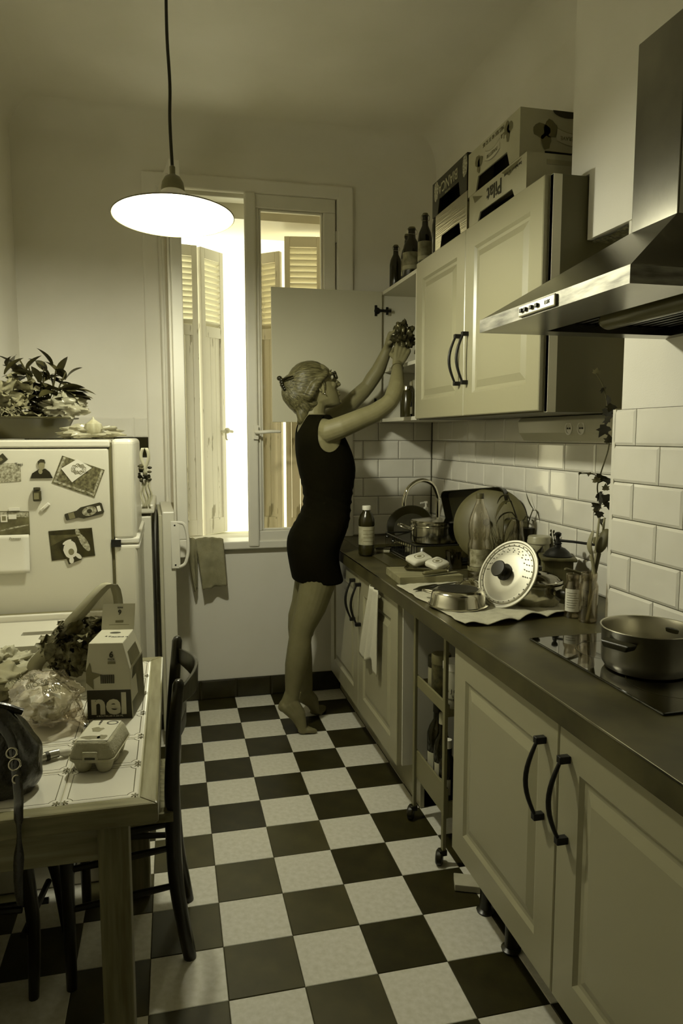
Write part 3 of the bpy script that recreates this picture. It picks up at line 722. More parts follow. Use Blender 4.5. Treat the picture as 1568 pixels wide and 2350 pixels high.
card('postcard', 'large patterned card stuck aslant at the top right of the fridge side', 'card', [(-.488,1.375),(-.345,1.322),(-.384,1.222),(-.527,1.278)], M_MAP,
     [('border', [(-.484,1.370),(-.476,1.367),(-.514,1.279),(-.521,1.281)], M_SPECK), ('border', [(-.357,1.322),(-.350,1.320),(-.386,1.228),(-.392,1.231)], M_SPECK),
      ('border', [(-.516,1.280),(-.386,1.230),(-.389,1.238),(-.512,1.287)], M_SPECK)])
c = card('postcard', 'small white card with a round drawing over the large patterned card', 'card', [(-.493,1.329),(-.438,1.362),(-.389,1.330),(-.458,1.279)], M_PAPER, (), FYC-.0018)
for k in range(3):
    m_ = MB(); m_.tube([(-.438-c.location.x+(.019-.004*k)*math.cos(a*PI/14)*1.3+.004, -.0018, 1.327-c.location.z+(.017-.004*k)*math.sin(a*PI/14)+.003*math.sin(a*1.9+k)) for a in range(29)], .0008, 5)
    m_.build('ink_drawing', M_GREY, c)
card('postcard', 'postcard with a rabbit picture low on the fridge side', 'card', [(-.545,1.105),(-.397,1.113),(-.389,1.010),(-.538,.997)], M_PHOTOD,
     [('light_shape', blob(-.425,1.060,.012,.036,rot=.5), M_SPECK), ('light_shape', blob(-.445,1.095,.008,.018,rot=.3), M_SPECK), ('hill_shape', [(-.54,1.05),(-.49,1.075),(-.44,1.085),(-.44,1.09),(-.54,1.09)], M_PHOTO)])
card('rabbit_magnet', 'cut-out rabbit magnet overlapping the lower edge of the rabbit postcard', 'magnet', [(-.507,1.055),(-.490,1.078),(-.455,1.083),(-.449,1.04),(-.430,1.012),(-.437,.998),(-.480,.982),(-.490,1.010)], M_PHOTOD,
     [('rabbit_head', blob(-.472,1.035,.024,.030,wob=.2), M_PAPER), ('rabbit_ear', blob(-.483,1.064,.017,.006,rot=.5), M_PAPER), ('rabbit_paw', blob(-.470,.997,.008,.012), M_PAPER), ('rabbit_paw', blob(-.446,1.012,.007,.014,rot=.8), M_PAPER), ('rabbit_face', blob(-.470,1.028,.010,.012), M_GREY)], FYC-.002, .003)
mm = thing('man_magnet', 'cut-out magnet of a dark-haired man in a black pullover, hand at his chin', 'magnet', (-.556, FYC, 1.325))
flat(MB(), [(-.040,-.030),(-.034,-.012),(-.018,-.002),(-.008,.004),(.010,.004),(.024,-.008),(.034,-.030)], 0, .004).build('pullover', M_BLK, mm)
flat(MB(), blob(-.002,.016,.0105,.017), 0, .0045).build('face', mat('print_skin', .22, .5), mm)
flat(MB(), [(-.014,.016),(-.014,.030),(-.004,.038),(.008,.036),(.011,.024),(.008,.026),(-.004,.027),(-.011,.022)], 0, .005).build('hair', M_INK, mm)
flat(MB(), blob(-.006,-.006,.007,.009), -.0045, .0008).build('hand', mat('print_skin', .22, .5), mm)
pc = card('postcard', 'postcard of a crowded town view at the upper left of the fridge side', 'card', [(-.76,1.347),(-.645,1.350),(-.627,1.345),(-.628,1.286),(-.76,1.278)], M_SPECK)
text('Toni', .014, pc, Matrix.Translation((.052,-.0016,.024)) @ Matrix.Rotation(PI/2, 4, 'X'), M_INK)
card('square_magnet', 'small dark magnet set aslant in the upper left corner of the fridge side', 'magnet', rect(-.690,1.363,.036,.026,.65), M_INK, [('light_print', rect(-.690,1.363,.010,.010,.65), M_GREY)], FYC, .003)
ls_ = card('postcard', 'postcard of a dark landscape with two stamps on the left of the fridge side', 'card', [(-.76,1.183),(-.607,1.178),(-.607,1.094),(-.76,1.092)], M_PHOTO,
     [('sky_band', [(-.757,1.180),(-.609,1.175),(-.609,1.157),(-.66,1.160),(-.757,1.164)], M_SPECK), ('pale_path', [(-.71,1.108),(-.66,1.118),(-.61,1.128),(-.61,1.132),(-.66,1.124),(-.71,1.112)], M_SPECK), ('stamp', rect(-.690,1.155,.022,.026), M_PAPER), ('stamp', rect(-.662,1.160,.026,.016), M_PAPER), ('stamp_print', rect(-.690,1.155,.013,.016), M_GREY)])
sl = MB()
sl.grid(6, 10, lambda u, v: Vector((-.076+.151*u, -.001-.012*(1-v)**2.5, -.068+.136*v)))
cs = sl.build('paper_sheet', M_PAPER, None, solid=.0008); at(cs, (-.686, FYC-.001, 1.0275)); tag(cs, 'blank white note sheet hanging under the landscape postcard', 'paper')
text('Pensees', .012, cs, Matrix.Translation((.03,-.0035,.055)) @ Matrix.Rotation(PI/2, 4, 'X'), M_GREY)
card('bar_magnet', 'thin white bar magnet above the landscape postcard', 'magnet', rect(-.654,1.187,.036,.010,.03), M_TRIM, (), FYC, .006)
jb = thing('jar_magnet', 'tiny dark jar magnet standing off the fridge side below the man cut-out', 'magnet', (-.576, FYC, 1.238))
m_ = MB(); m_.box(-.014,.014,-.016,0,-.024,.014); m_.build('jar_body', M_PHOTOD, jb, bevel=.004)
MB().lathe([(0,0),(.011,0),(.012,.004),(.011,.010),(0,.011)], 16, Matrix.Translation((0,-.008,.015))).build('jar_lid', M_INK, jb)
MB().box(-.009,.007,-.0166,-.016,-.016,.006).build('jar_label', M_GREY, jb)
cl = thing('clip_magnet', 'small white clip magnet set aslant under the jar magnet', 'magnet', (-.552, FYC, 1.192), (0, -R_(42), 0))
MB().box(-.019,.019,-.006,0,-.006,.006).build('clip_body', M_TRIM, cl, bevel=.002); MB().box(-.006,.019,-.010,-.006,-.004,.004).build('clip_lever', M_PAPER, cl, bevel=.001)
bm_ = thing('bottle_magnet', 'brown beer bottle magnet lying aslant on the fridge side', 'magnet', (-.420, FYC, 1.170), (0, -R_(14), 0))
flat(MB(), [(-.068,-.009),(-.066,-.012),(-.025,-.013),(-.008,-.021),(.060,-.021),(.066,-.016),(.066,.016),(.060,.021),(-.008,.021),(-.025,.013),(-.066,.012),(-.068,.009)], 0, .005).build('bottle_shape', M_INK, bm_, bevel=.001)
flat(MB(), blob(.018,0,.026,.017), -.005, .0006).build('oval_label', M_SPECK, bm_); flat(MB(), blob(.018,0,.009,.008), -.0056, .0004).build('label_emblem', M_INK, bm_)
flat(MB(), rect(.052,0,.012,.020), -.005, .0006).build('back_label', M_PAPER, bm_); flat(MB(), rect(-.045,0,.020,.022), -.005, .0005).build('neck_label', M_GREY, bm_)
# posy hanging on the door edge
ps = thing('dried_posy', 'dried flower posy tied with pale ribbon hanging at the fridge door edge', 'posy', (-.212, -1.13, 1.30))
rb = MB()
for s in (-1, 1): rb.loft([[(s*.006+.008*math.sin(k*.5)*s, -.012+.003*j, .10-.010*k), (s*.006+.008*math.sin(k*.5)*s+.012, -.010+.003*j, .10-.010*k)] for j in (0,) for k in range(11)], closed=False, cap=False)
for k in range(4): rb.loft([[(-.012+.010*k+.004*math.sin(j+k), -.008+.004*math.sin(k), -.02-.012*j), (-.004+.010*k+.005*math.sin(j+k), -.008+.004*math.cos(k), -.02-.012*j)] for j in range(10)], closed=False, cap=False)
rb.build('ribbon', mat('pale_ribbon', .38, .6), ps, solid=.0008)
fl_ = MB(); random.seed(11)
for k in range(26): fl_.ball((rnd(-.016,.022), rnd(-.022,.012), rnd(-.022,.034)), (rnd(.005,.010), rnd(.005,.010), rnd(.004,.009)), 8)
o = fl_.build('flower_heads', mat('dried_flower', .03, .8, noise=(60,.8)), ps); o['kind'] = 'stuff'

# ================================================================ on top of the fridge
M_LEAF = mat('dark_green_leaf', .035, .42, noise=(14, .4), spec=.4)
M_LEAF2 = mat('pale_lettuce_leaf', .22, .5, noise=(20, .4))
M_FILM = thin_glass('milky_film', .62, .7, .18, .16)
def cabbage_film(nt, p, tc):
    N = nt.nodes; L = nt.links
    t = N.new('ShaderNodeBsdfTransparent'); t.inputs[0].default_value = tint(.75)
    m = N.new('ShaderNodeMixShader'); m.inputs[0].default_value = .62
    L.new(t.outputs[0], m.inputs[1]); L.new(p.outputs[0], m.inputs[2]); L.new(m.outputs[0], N['Material Output'].inputs[0])
M_BAGF = mat('pale_plastic_film', .40, .28, build=cabbage_film)
M_BAGS = mat('printed_plastic_edge', .36, .4)
def leaf_mesh(L_, W_, curl=.3, fold=.25, wave=0, seed=0, nu=4, nv=7, name='leaf', m=None):
    def fn(u, v):
        w_ = W_ * math.sin(PI * min(1, .06 + v*.94)) ** .75 * (1 - .25*v); x = (u-.5)*2*w_*.5
        z = curl*L_*v*v*-1 + fold*abs(x) + wave*math.sin(v*17+seed+u*3)*abs(u-.5)*2
        return Vector((x, L_*v, z))
    return MB().grid(nu, nv, fn).mesh(name, m or M_LEAF, sharp=0)
bw = thing('basin', 'wide dark basin full of greens on top of the fridge', 'basin', (-.645, -.925, FZ))
MB().lathe([(0,.004),(.13,.004),(.138,.008),(.165,.055),(.178,.078),(.198,.080),(.200,.084),(.176,.086),(.160,.058),(.132,.012),(0,.010)], 48, sx=.93).build('bowl', mat('dark_olive_plastic', .045, .3), bw)
random.seed(5)
lf = [leaf_mesh(.088, .040, .35, .3, 0, s) for s in range(3)]
gp = thing('leafy_greens', 'bunch of dark glossy pointed leaves standing in the basin on the fridge', 'greens', (-.60, -.93, FZ+.06))
for k in range(120):
    a = rnd(0, 2*PI); el = rnd(-.3, 1.1); r = rnd(.02, .10)
    base = Vector((rnd(-.09, .09), rnd(-.06, .06), rnd(.02, .175)))
    if k < 16: base = Vector((rnd(-.12,.07), rnd(-.04,.04), rnd(.16,.21))); el = rnd(.2,1.2)
    if k > 105: base = Vector((rnd(.08,.13), rnd(-.04,.03), rnd(.06,.13))); a = rnd(-2.2,-1.2); el = rnd(-.2,.5)
    o = piece('leaf', lf[k % 3], gp, base, (el, rnd(-.6,.6), a)); o.scale = [rnd(.7,1.15)]*3
for k in range(9):
    p0 = (rnd(-.05,.05), rnd(-.03,.03), 0); p1 = (rnd(-.09,.11), rnd(-.04,.04), rnd(.14,.23)); MB().tube(spline([p0, ((p0[0]+p1[0])/2+.01, 0, .1), p1], 4), .003, 6).build('stem', M_LEAF, gp)
at(gp, (-.595, -.93, FZ+.075))
ch_ = thing('curly_lettuce', 'pale frilly lettuce and its root hairs in the left of the basin', 'lettuce', (-.70, -.965, FZ+.085))
random.seed(8)
fr = [leaf_mesh(.12, .12, .2, .1, .010, s, 10, 14, 'frilly_leaf', M_LEAF2) for s in range(3)]
for k in range(40):
    o = piece('frilly_leaf', fr[k % 3], ch_, (rnd(-.08,.075), rnd(-.06,.0), rnd(-.01,.10)), (rnd(.2,1.4), rnd(-.7,.7), rnd(0,6.28))); o.scale = [rnd(.5,.85)]*3
rt = MB()
for k in range(40):
    p = Vector((rnd(-.06,.08), rnd(-.075,-.04), rnd(-.01,.03))); rt.tube(spline([p, p+Vector((rnd(-.02,.02), -.01, rnd(-.02,.02))), p+Vector((rnd(-.03,.03), rnd(-.02,.01), rnd(-.02,.03)))], 3), .0012, 4)
o = rt.build('root_hair', mat('root', .25, .8), ch_); o['kind'] = 'stuff'
def crumple(name, label, cat, loc, r, m, amp=.25, freq=3, rot=0, n=28, flat_z=None, seed=0, parent=None):
    rx, ry, rz = r; mb = MB()
    def fn(u, v):
        th = 2*PI*u; ph = PI*v; d = Vector((math.cos(th)*math.sin(ph), math.sin(th)*math.sin(ph), -math.cos(ph)))
        k = 1 + amp*nz(d*freq + Vector((seed, seed*.3, 0))) + amp*.6*abs(nz(d*freq*2.3 + Vector((0, seed, 3)))) - amp*.25
        q = Vector((d.x*rx*k, d.y*ry*k, d.z*rz*k))
        if flat_z is not None: q.z = max(q.z, flat_z)
        return q
    mb.grid(n*2, n, fn); o = mb.build(name, m, parent, sharp=50); at(o, loc, (0,0,rot))
    if label: tag(o, label, cat)
    return o
crumple('plastic_bag', 'crumpled clear plastic bag of salad at the right of the basin', 'bag', (-.505, -.975, FZ+.125), (.085,.055,.045), M_BAGF, .5, 2.6, .2, seed=2)
ob = crumple('onion_bag', 'open plastic bag holding an onion on the fridge by the basin', 'bag', (-.405, -1.10, FZ+.027), (.105,.055,.026), M_BAGF, .55, 2.2, .05, flat_z=-.024, seed=5)
on = thing('onion', 'round pale onion in the plastic bag on the fridge', 'onion', (-.385, -1.13, FZ+.040))
MB().lathe([(0,-.030),(.012,-.029),(.026,-.020),(.033,0),(.029,.018),(.014,.029),(.005,.036),(.003,.044),(0,.045)], 24).build('bulb', mat('onion_skin', .32, .3, noise=(8,.25,4,(8,8,1))), on)
gl = thing('garlic', 'small garlic head in the left end of the onion bag', 'garlic', (-.455, -1.105, FZ+.024)); g_ = MB()
for k in range(6): g_.ball((.010*math.cos(k*PI/3), .010*math.sin(k*PI/3), -.002), (.010,.010,.016), 10)
g_.tube([(0,0,.01),(.004,0,.026)], [.004,.002], 6); g_.build('garlic_head', mat('garlic_skin', .45, .6), gl)

# ================================================================ things on the table
# --- bag of lettuce
lb = thing('lettuce_bag', 'tall open plastic bag with a printed edge lying round a dark lettuce on the table', 'bag', (-.38, -1.86, TZ))
rim = [(-.500,-1.86,.770),(-.512,-1.84,.815),(-.466,-1.864,.871),(-.377,-1.895,.973),(-.291,-1.876,1.043),(-.273,-1.824,.90),(-.270,-1.86,.80),(-.30,-1.90,.765),(-.40,-1.93,.757)]
ctr = Vector((-.35,-1.66,.815)); L0 = Vector((-.38,-1.86,TZ)); n = 45
rp = spline([Vector(q) for q in rim + [rim[0]]], 5)[:-1]
rings = []
for k, (s, sh_) in enumerate(((1,0),(.97,.12),(.86,.45),(.6,.8),(.25,1.0))):
    rings.append([(Vector(q)*0 + (Vector(q) - ctr)*s*(1 - 0) * (1 if k == 0 else 1) + ctr*1 + Vector((0, .0, 0)) + (Vector((nz(q*9+Vector((k,0,0))), nz(q*9+Vector((0,k,5))), nz(q*8+Vector((k,3,0)))))*.010*(k > 0))) - L0 for q in rp])
for r in rings:
    for q in r: q.z = max(q.z, .004)
m_ = MB(); m_.loft(rings, cap=False); m_.build('bag_film', M_BAGF, lb)
# printed edge strip: the folded rim on the left
st = []
for k, q in enumerate(rp):
    f_ = k/len(rp)
    if f_ < .52:
        q = Vector(q); inward = Vector((.045, .004, -.012)) * (1 - .45*abs(f_-.2)/.3)
        st.append([q - L0 + Vector((0,-.004,0)), q + inward*.5 - L0 + Vector((0,-.010,0)), q + inward - L0 + Vector((0,-.004,0))])
m_ = MB(); m_.loft(st, closed=False, cap=False); m_.build('printed_edge', M_BAGS, lb, solid=.0006)
dirv = (Vector(rim[4]) - Vector(rim[2])).normalized()
for k, (s, sz) in enumerate((('SANS PLAIS AS DE', .019), ('LE PLAISIR DE', .012))):
    o_ = Vector(rim[2]).lerp(Vector(rim[4]), .46) - L0 + Vector((.008+.013*k, -.024, .006-.012*k)); text(s, sz, lb, frame(o_, dirv, (-.35,-.1,.5)), M_INK)
lt = thing('lettuce', 'dark curly lettuce in the open bag on the table', 'lettuce', (-.36, -1.85, TZ))
random.seed(21)
LM = mat('dark_lettuce_leaf', .11, .45, noise=(26, .5), spec=.35)
lm = [leaf_mesh(.085, .100, .60, .10, .011, s*2.1, 11, 12, 'leaf', LM) for s in range(4)]
for k in range(170):
    d = Vector((rnd(-1,1), rnd(-1,.6), rnd(-.9,1))).normalized() * rnd(.55, 1)
    p = Vector((d.x*.085-.012, d.y*.07, .105 + d.z*.088)); p.x += (p.z-.1)*.35
    rotq = Vector((d.x, d.y*1.2-.5, d.z)).to_track_quat('Z', 'Y').to_euler(); o = piece('leaf', lm[k % 4], lt, p, (rotq.x+rnd(-.7,.7), rotq.y+rnd(-.7,.7), rnd(0,6.28))); o.scale = [rnd(.32,.6)]*3
# --- six-pack carton
M_CART = mat('carton_board', .50, .55); M_CARTD = mat('carton_dark_band', .022, .5); M_CARTM = mat('carton_side_print', .09, .5, noise=(14,.6,5))
bx = thing('beer_carton', 'six-pack beer carton with a dark lettered band standing on the table', 'carton', (-.272, -2.128, TZ), R_(-9))
W_, D_, H_ = .055, .150, .188
m_ = MB(); z1, z2 = .062, .190; t_ = .006
fb = [(-W_,0,0),(W_,0,0),(W_,D_,0),(-W_,D_,0)]; fm_ = [(-W_,0,.125),(W_-.004,0,.125),(W_-.004,D_,.125),(-W_,D_,.125)]; ft = [(-W_+.006,.012,H_),(W_-.022,.012,H_),(W_-.022,D_-.012,H_),(-W_+.006,D_-.012,H_)]
m_.loft([fb, fm_, ft], smooth=False); m_.build('carton_body', M_CART, bx, bevel=.0015)
MB().add([(-W_+.001,-.0008,.001),(W_-.001,-.0008,.001),(W_-.0035,-.0008,z1+.012),(-W_+.001,-.0008,z1+.012)], [(0,1,2,3)]).build('dark_band', M_CARTD, bx)
MB().add([(W_+.0006,.004,.002),(W_+.0006,D_-.004,.002),(W_-.0030,D_-.004,.12),(W_-.0030,.03,.12),(W_-.003,.004,.075)], [(0,1,2,3,4)]).build('side_print', M_CARTM, bx)
MB().add([(W_-.0035,.018,.128),(W_-.0035,D_-.03,.128),(W_-.0205,D_-.03,.180),(W_-.0205,.030,.180)], [(0,1,2,3)]).build('side_print', M_CARTM, bx)
fm2 = frame((-.002,-.0014,.036), (1,0,0), (0,0,1))
text('nel', .074, bx, fm2, M_CART, bold=.0026); text('6 BOUTEILLES A 250 ML', .0062, bx, frame((0,-.0014,.007), (1,0,0), (0,0,1)), M_CART)
sv = Vector((0,.012,.065)).normalized(); fo = lambda x, h: frame((x, -.0012+.012*max(0,(h-.125))/.065, h), (1,0,0), (0,sv.y if h > .125 else 0,sv.z if h > .125 else 1))
text('6', .020, bx, fo(.006,.160), M_INK, bold=.0006); text('PACK', .0065, bx, fo(.006,.149), M_INK); 
MB().box(-.002,.016,-.0016,-.0008,.138,.144).build('small_print', M_GREY, bx, M=Matrix.Translation((0,.003,0)))
bc_ = MB()
for k in range(20): bc_.box(-.020+k*.0017, -.020+k*.0017+.0006+.0006*((k*7)%3==0), -.0016, -.0008, .090, .112)
o = bc_.build('barcode', M_INK, bx); o['kind'] = 'stuff'
def star(cx, cz, r, n=5, rot=.2): return [(cx + (r if i % 2 == 0 else r*.45)*math.sin(rot+i*PI/n), cz + (r if i % 2 == 0 else r*.45)*math.cos(rot+i*PI/n)) for i in range(2*n)]
q = [(max(-W_+.0005, x), z) for x, z in star(-.052,.108,.036)]
flat(MB(), q, -.0004, .0006).build('star_print', M_GREY, bx)
flat(MB(), [(-W_+.001,.0745),(W_-.003,.0745),(W_-.003,.0735),(-W_+.001,.0735)], -.0006, .0004).build('rule_line', M_PAPER, bx)
ha = MB(); ha.lathe([(0,0),(.014,0)], 20, Matrix.Translation((-.006,.105,H_+.0006)), sy=.55); ha.build('hand_hole', M_INK, bx)
text('4 x', .012, bx, frame((-.016,.070,H_+.0008), (1,0,0), (0,1,0)), M_INK); text('FRAICHE 18', .008, bx, frame((.014,.064,H_+.0008), (1,0,0), (0,1,0)), M_INK)
flp = MB(); flp.box(-W_+.006, W_-.020, 0, .0012, 0, .068); f_ = flp.build('top_flap', M_CART, bx, M=Matrix.Translation((0, D_-.014, H_)) @ Matrix.Rotation(R_(-20), 4, 'X'))
text('6', .018, f_, frame((-.004,-.0006,.046), (-1,0,0), (0,0,-1)), M_INK, bold=.0005); text('PACK', .006, f_, frame((-.004,-.0006,.058), (-1,0,0), (0,0,-1)), M_INK)
MB().box(-.030,.022,-.0006,-.0002,.012,.013).build('rule_line', M_GREY, f_); MB().box(-.014,.006,-.0006,-.0002,.018,.024).build('logo_print', M_GREY, f_)
# --- egg box
M_PULP = mat('grey_moulded_pulp', .40, .85, noise=(40,.12,6), bump=(160,.25))
eg = thing('egg_carton', 'closed grey pulp egg box for six near the table corner', 'egg box', (-.273, -2.362, TZ), R_(-12)); eg.scale = (.88, .88, .88)
def rr(w_, d_, r, z, n=4):
    out = []
    for cx, cy, a0 in ((w_-r,-d_+r,-PI/2),(w_-r,d_-r,0),(-w_+r,d_-r,PI/2),(-w_+r,-d_+r,PI)):
        for k in range(n+1): a = a0 + PI/2*k/n; out.append((cx+r*math.cos(a), cy+r*math.sin(a), z))
    return out
m_ = MB(); m_.loft([rr(.0515,.076,.016,.036), rr(.0525,.077,.016,.040), rr(.051,.0755,.016,.046), rr(.043,.067,.014,.070), rr(.039,.063,.012,.0745), rr(.030,.054,.010,.0755)]); m_.build('lid', M_PULP, eg, sharp=60)
m_ = MB(); m_.loft([rr(.048,.072,.014,.026), rr(.054,.0785,.016,.034), rr(.055,.0795,.016,.0365), rr(.051,.075,.016,.0375)])
for i in (-1, 1):
    for j in (-1, 0, 1): m_.lathe([(0,0),(.014,0),(.017,.004),(.0235,.026),(.024,.034),(0,.034)], 16, Matrix.Translation((i*.0245, j*.050, 0)))
m_.build('base_tray', M_PULP, eg, sharp=60)
MB().box(-.018,.018,-.0805,-.074,.030,.056).build('closing_tab', M_PULP, eg, bevel=.004); MB().box(-.012,.012,-.0812,-.079,.038,.043).build('tab_slot', M_INK, eg)
lbz = .0762
MB().add([(-.036,-.060,lbz),(.036,-.060,lbz),(.036,.060,lbz),(-.036,.060,lbz)], [(0,1,2,3)]).build('paper_label', mat('egg_label', .52, .6), eg)
for (cx, cy, rx, ry, s) in ((-.010,-.045,.022,.010,1), (.018,-.040,.010,.013,2), (-.006,.004,.014,.014,3)):
    MB().add([(x, y, lbz+.0004) for x, y in blob(cx, cy, rx, ry, 18, wob=.5, seed=s)], [tuple(range(18))]).build('hen_print', M_GREY, eg)
r_ = MB(); r_.lathe([(.012,0),(.0085,0)], 24, Matrix.Translation((.018,.045,lbz+.0004)), sx=1.2); r_.build('seal_print', M_INK, eg)
text('6 OEUFS', .008, eg, frame((-.012,.048,lbz+.0004), (0,1,0), (-1,0,0)), M_INK)
# --- bread in a clear bag
bd = thing('bread', 'flat pale loaf inside the clear shiny bag on the table', 'bread', (-.425, -2.10, TZ+.045))
crumple('loaf', None, None, (0,0,0), (.060,.090,.038), mat('bread_crust', .34, .7, noise=(12,.4)), .14, 2, .3, 20, seed=3, parent=bd)
gloss = thin_glass('crackly_clear_film', .88, .95, .07, .13)
bb_ = crumple('bread_bag', 'crackly clear bag with printed lettering round the loaf on the table', 'bag', (-.422, -2.105, TZ+.056), (.082,.118,.060), gloss, .22, 2.6, .3, 40, flat_z=-.054, seed=9)
m_ = MB(); m_.tube([(.045,-.085,-.02),(.062,-.120,-.035),(.074,-.15,-.045),(.088,-.175,-.050)], [.030,.012,.008,.014], 10, flat=.6); m_.build('twisted_neck', gloss, bb_)
MB().tube([(.070,-.128,-.040),(.078,-.150,-.040)], .010, 8).build('tie', M_INK, bb_)
for (cx, cy, s) in ((-.012,-.070,1), (.010,.055,.9), (-.030,-.015,.6)):
    m_ = MB(); m_.grid(10, 8, lambda u, v: Vector((cx + s*(-.032+.064*u), cy + s*(-.024+.048*v)*(1+.3*math.sin(u*7)), .052 + .012*nz((u*3+cx*50, v*3, 2)) - .9*abs(cy + s*(-.024+.048*v))*.22 - .6*abs(cx + s*(-.032+.064*u))*.3))); m_.build('printed_patch', mat('bag_print', .55, .35), bb_)
for k, s in enumerate(('PAIN', 'BIO 52', 'TRANCHE')):
    text(s, .018-.003*(k == 2), bb_, frame((.004-.03*k, -.078+.02*k, .046+.012*k), (1,.25,.05), (-.2,.6,.6)), M_GREY)
# --- sweet wrapper and small roll
cw = thing('sweet_wrapper', 'small striped sweet wrapper between the handbag and the egg box', 'wrapper', (-.378, -2.335, TZ+.010), .5)
m_ = MB(); m_.tube([(-.030,0,0),(-.018,0,0),(0,0,.001),(.016,0,0)], [.009,.0095,.0095,.009], 12); m_.build('foil_roll', mat('foil_stripe', .4, .25, metal=.6), cw)
m_ = MB(); m_.tube([(-.012,0,0),(-.004,0,.0004)], .0101, 12); m_.build('dark_stripe', M_INK, cw)
m_ = MB(); m_.ball((.030,-.004,-.001), (.014,.010,.009), 12); m_.build('white_sweet', M_PAPER, cw)
# --- crumpled papers at the back left
crumple('crumpled_paper', 'crumpled pale paper wrapping at the back left of the table', 'paper', (-.60, -1.73, TZ+.040), (.085,.055,.042), mat('wrapping_paper', .42, .7), .7, 2.4, .4, 30, flat_z=-.038, seed=4)
crumple('paper_parcel', 'loose grey paper parcel lying in front of the crumpled paper', 'parcel', (-.58, -1.90, TZ+.038), (.075,.085,.040), mat('parcel_paper', .24, .7), .5, 2.0, -.3, 28, flat_z=-.036, seed=7)
rl = MB(); rl.tube(spline([(-.09,-.02,0),(-.03,0,.010),(.05,.03,.018),(.10,.045,.012)], 5), [.012,.014,.015,.015,.016,.016,.017,.017,.017,.016,.016,.015,.014,.013,.012,.010], 12); o = rl.build('paper_roll', mat('roll_paper', .36, .7), None); at(o, (-.55,-1.80,TZ+.017), (0,0,.25)); tag(o, 'thin rolled paper between the crumpled paper and the grey parcel', 'paper')
# --- handbag
hbg = thing('handbag', 'black shiny leather handbag slumped at the near left of the table', 'handbag', (-.44, -2.46, TZ))
M_LEA = mat('black_patent_leather', .008, .26, noise=(6,.3), bump=(30,.9), spec=.6, coat=.6)
def bagf(u, v):
    th = 2*PI*u; z = v; k = math.sin(PI*min(1, .12+v*.80)) ** .6
    r = (.088*k*(1-.42*v), .074*k*(1-.55*v)); w_ = 1 + .10*nz((math.cos(th)*2.2, math.sin(th)*2.2, v*5)) + .05*math.sin(th*7+v*6)*v
    return Vector((r[0]*math.cos(th)*w_ - .02*v, r[1]*math.sin(th)*w_ + .03*v, .165*v))
m_ = MB(); m_.grid(56, 26, bagf); m_.build('bag_body', M_LEA, hbg)
m_ = MB(); m_.tube(spline([(-.070,.025,.152),(-.02,.022,.168),(.03,.026,.148)], 6), .007, 8); m_.build('zip_edge', M_LEA, hbg)
sp_ = [(-.020,-.02,.165),(.020,-.045,.125),(.035,-.080,.070),(.043,-.108,.035),(.045,-.126,.012),(.044,-.1285,-.05),(.040,-.131,-.105),(.040,-.129,-.16)]
m_ = MB(); m_.tube(spline(sp_, 6), [.010]*26+[.006,.005,.005,.006,.008,.010,.011,.011,.011,.010,.010,.010,.009,.009,.008,.007,.006], 8, flat=.35, up=(0,1,0)); m_.build('strap', M_LEA, hbg)
for (p, r) in (((.032,-.075,.085), .010), ((.026,-.066,.104), .009), ((.037,-.088,.062), .007)):
    MB().lathe([(r+.002*math.cos(a*PI/4), .002*math.sin(a*PI/4)) for a in range(9)], 20, Matrix.Translation(p) @ Matrix.Rotation(1.1, 4, 'X')).build('metal_ring', M_STEEL, hbg)
# ================================================================ things on the worktop
def T(name, label, cat, loc, rot=0, group=None): return thing(name, label, cat, loc, rot, group)
# brown bottle with white cap
b = T('syrup_bottle', 'brown plastic bottle with white cap and pale label at the near edge of the sink', 'bottle', (.770, -.715, ZT+.004), .35)
M_BROWN = mat('brown_bottle_plastic', .018, .22, spec=.5)
MB().lathe([(0,0),(.034,0),(.038,.006),(.038,.045),(.0365,.048),(.0365,.138),(.038,.142),(.037,.165),(.030,.190),(.019,.203),(.0175,.212),(0,.212)], 32).build('body', M_BROWN, b)
MB().lathe([(.0372,.050),(.0372,.136)], 32).build('label', mat('pale_label', .34, .6, noise=(30,.25)), b)
c_ = MB(); c_.lathe([(0,.231),(.019,.231),(.0205,.228),(.0205,.212),(0,.212)], 32)
c_.build('cap', M_TRIM, b)
for k in range(4): MB().lathe([(.0375,.066+.017*k),(.0375,.0685+.017*k)], 12, Matrix.Rotation(-2.6, 4, 'Z'), ang=1.5).build('label_line', M_GREY, b)
# sponge
sp = T('sponge', 'pale sponge with a dark scouring side by the brown bottle', 'sponge', (.872, -.655, ZT+.004), -.5)
MB().box(-.035,.035,-.022,.022,.0,.014).build('foam', mat('sponge_foam', .40, .9, bump=(200,.5)), sp, bevel=.003); MB().box(-.035,.035,-.022,.022,.014,.020).build('scourer', mat('scourer', .03, .95), sp, bevel=.001)
# dish brush
db = T('dish_brush', 'wooden handled dish brush lying on the rim of the sink', 'brush', (.955, -.72, ZT+.022), R_(-68))
m_ = MB(); m_.tube(spline([(-.075,.012,.024),(-.03,.004,.026),(.02,0,.024),(.065,0,.020)], 5), [.011]*4+[.009]*4+[.010]*4+[.014]*4, 12, flat=.6, round_end=True); m_.build('handle', mat('brush_wood', .14, .6), db)
br = MB(); random.seed(4)
for i in range(9):
    for j in range(4): br.tube([(.022+.006*i, -.010+.006*j, .018), (.022+.0065*i+rnd(-.002,.002), -.012+.0075*j, -.016)], .0012, 4)
o = br.build('bristles', mat('pale_bristle', .35, .5), db); o['kind'] = 'stuff'
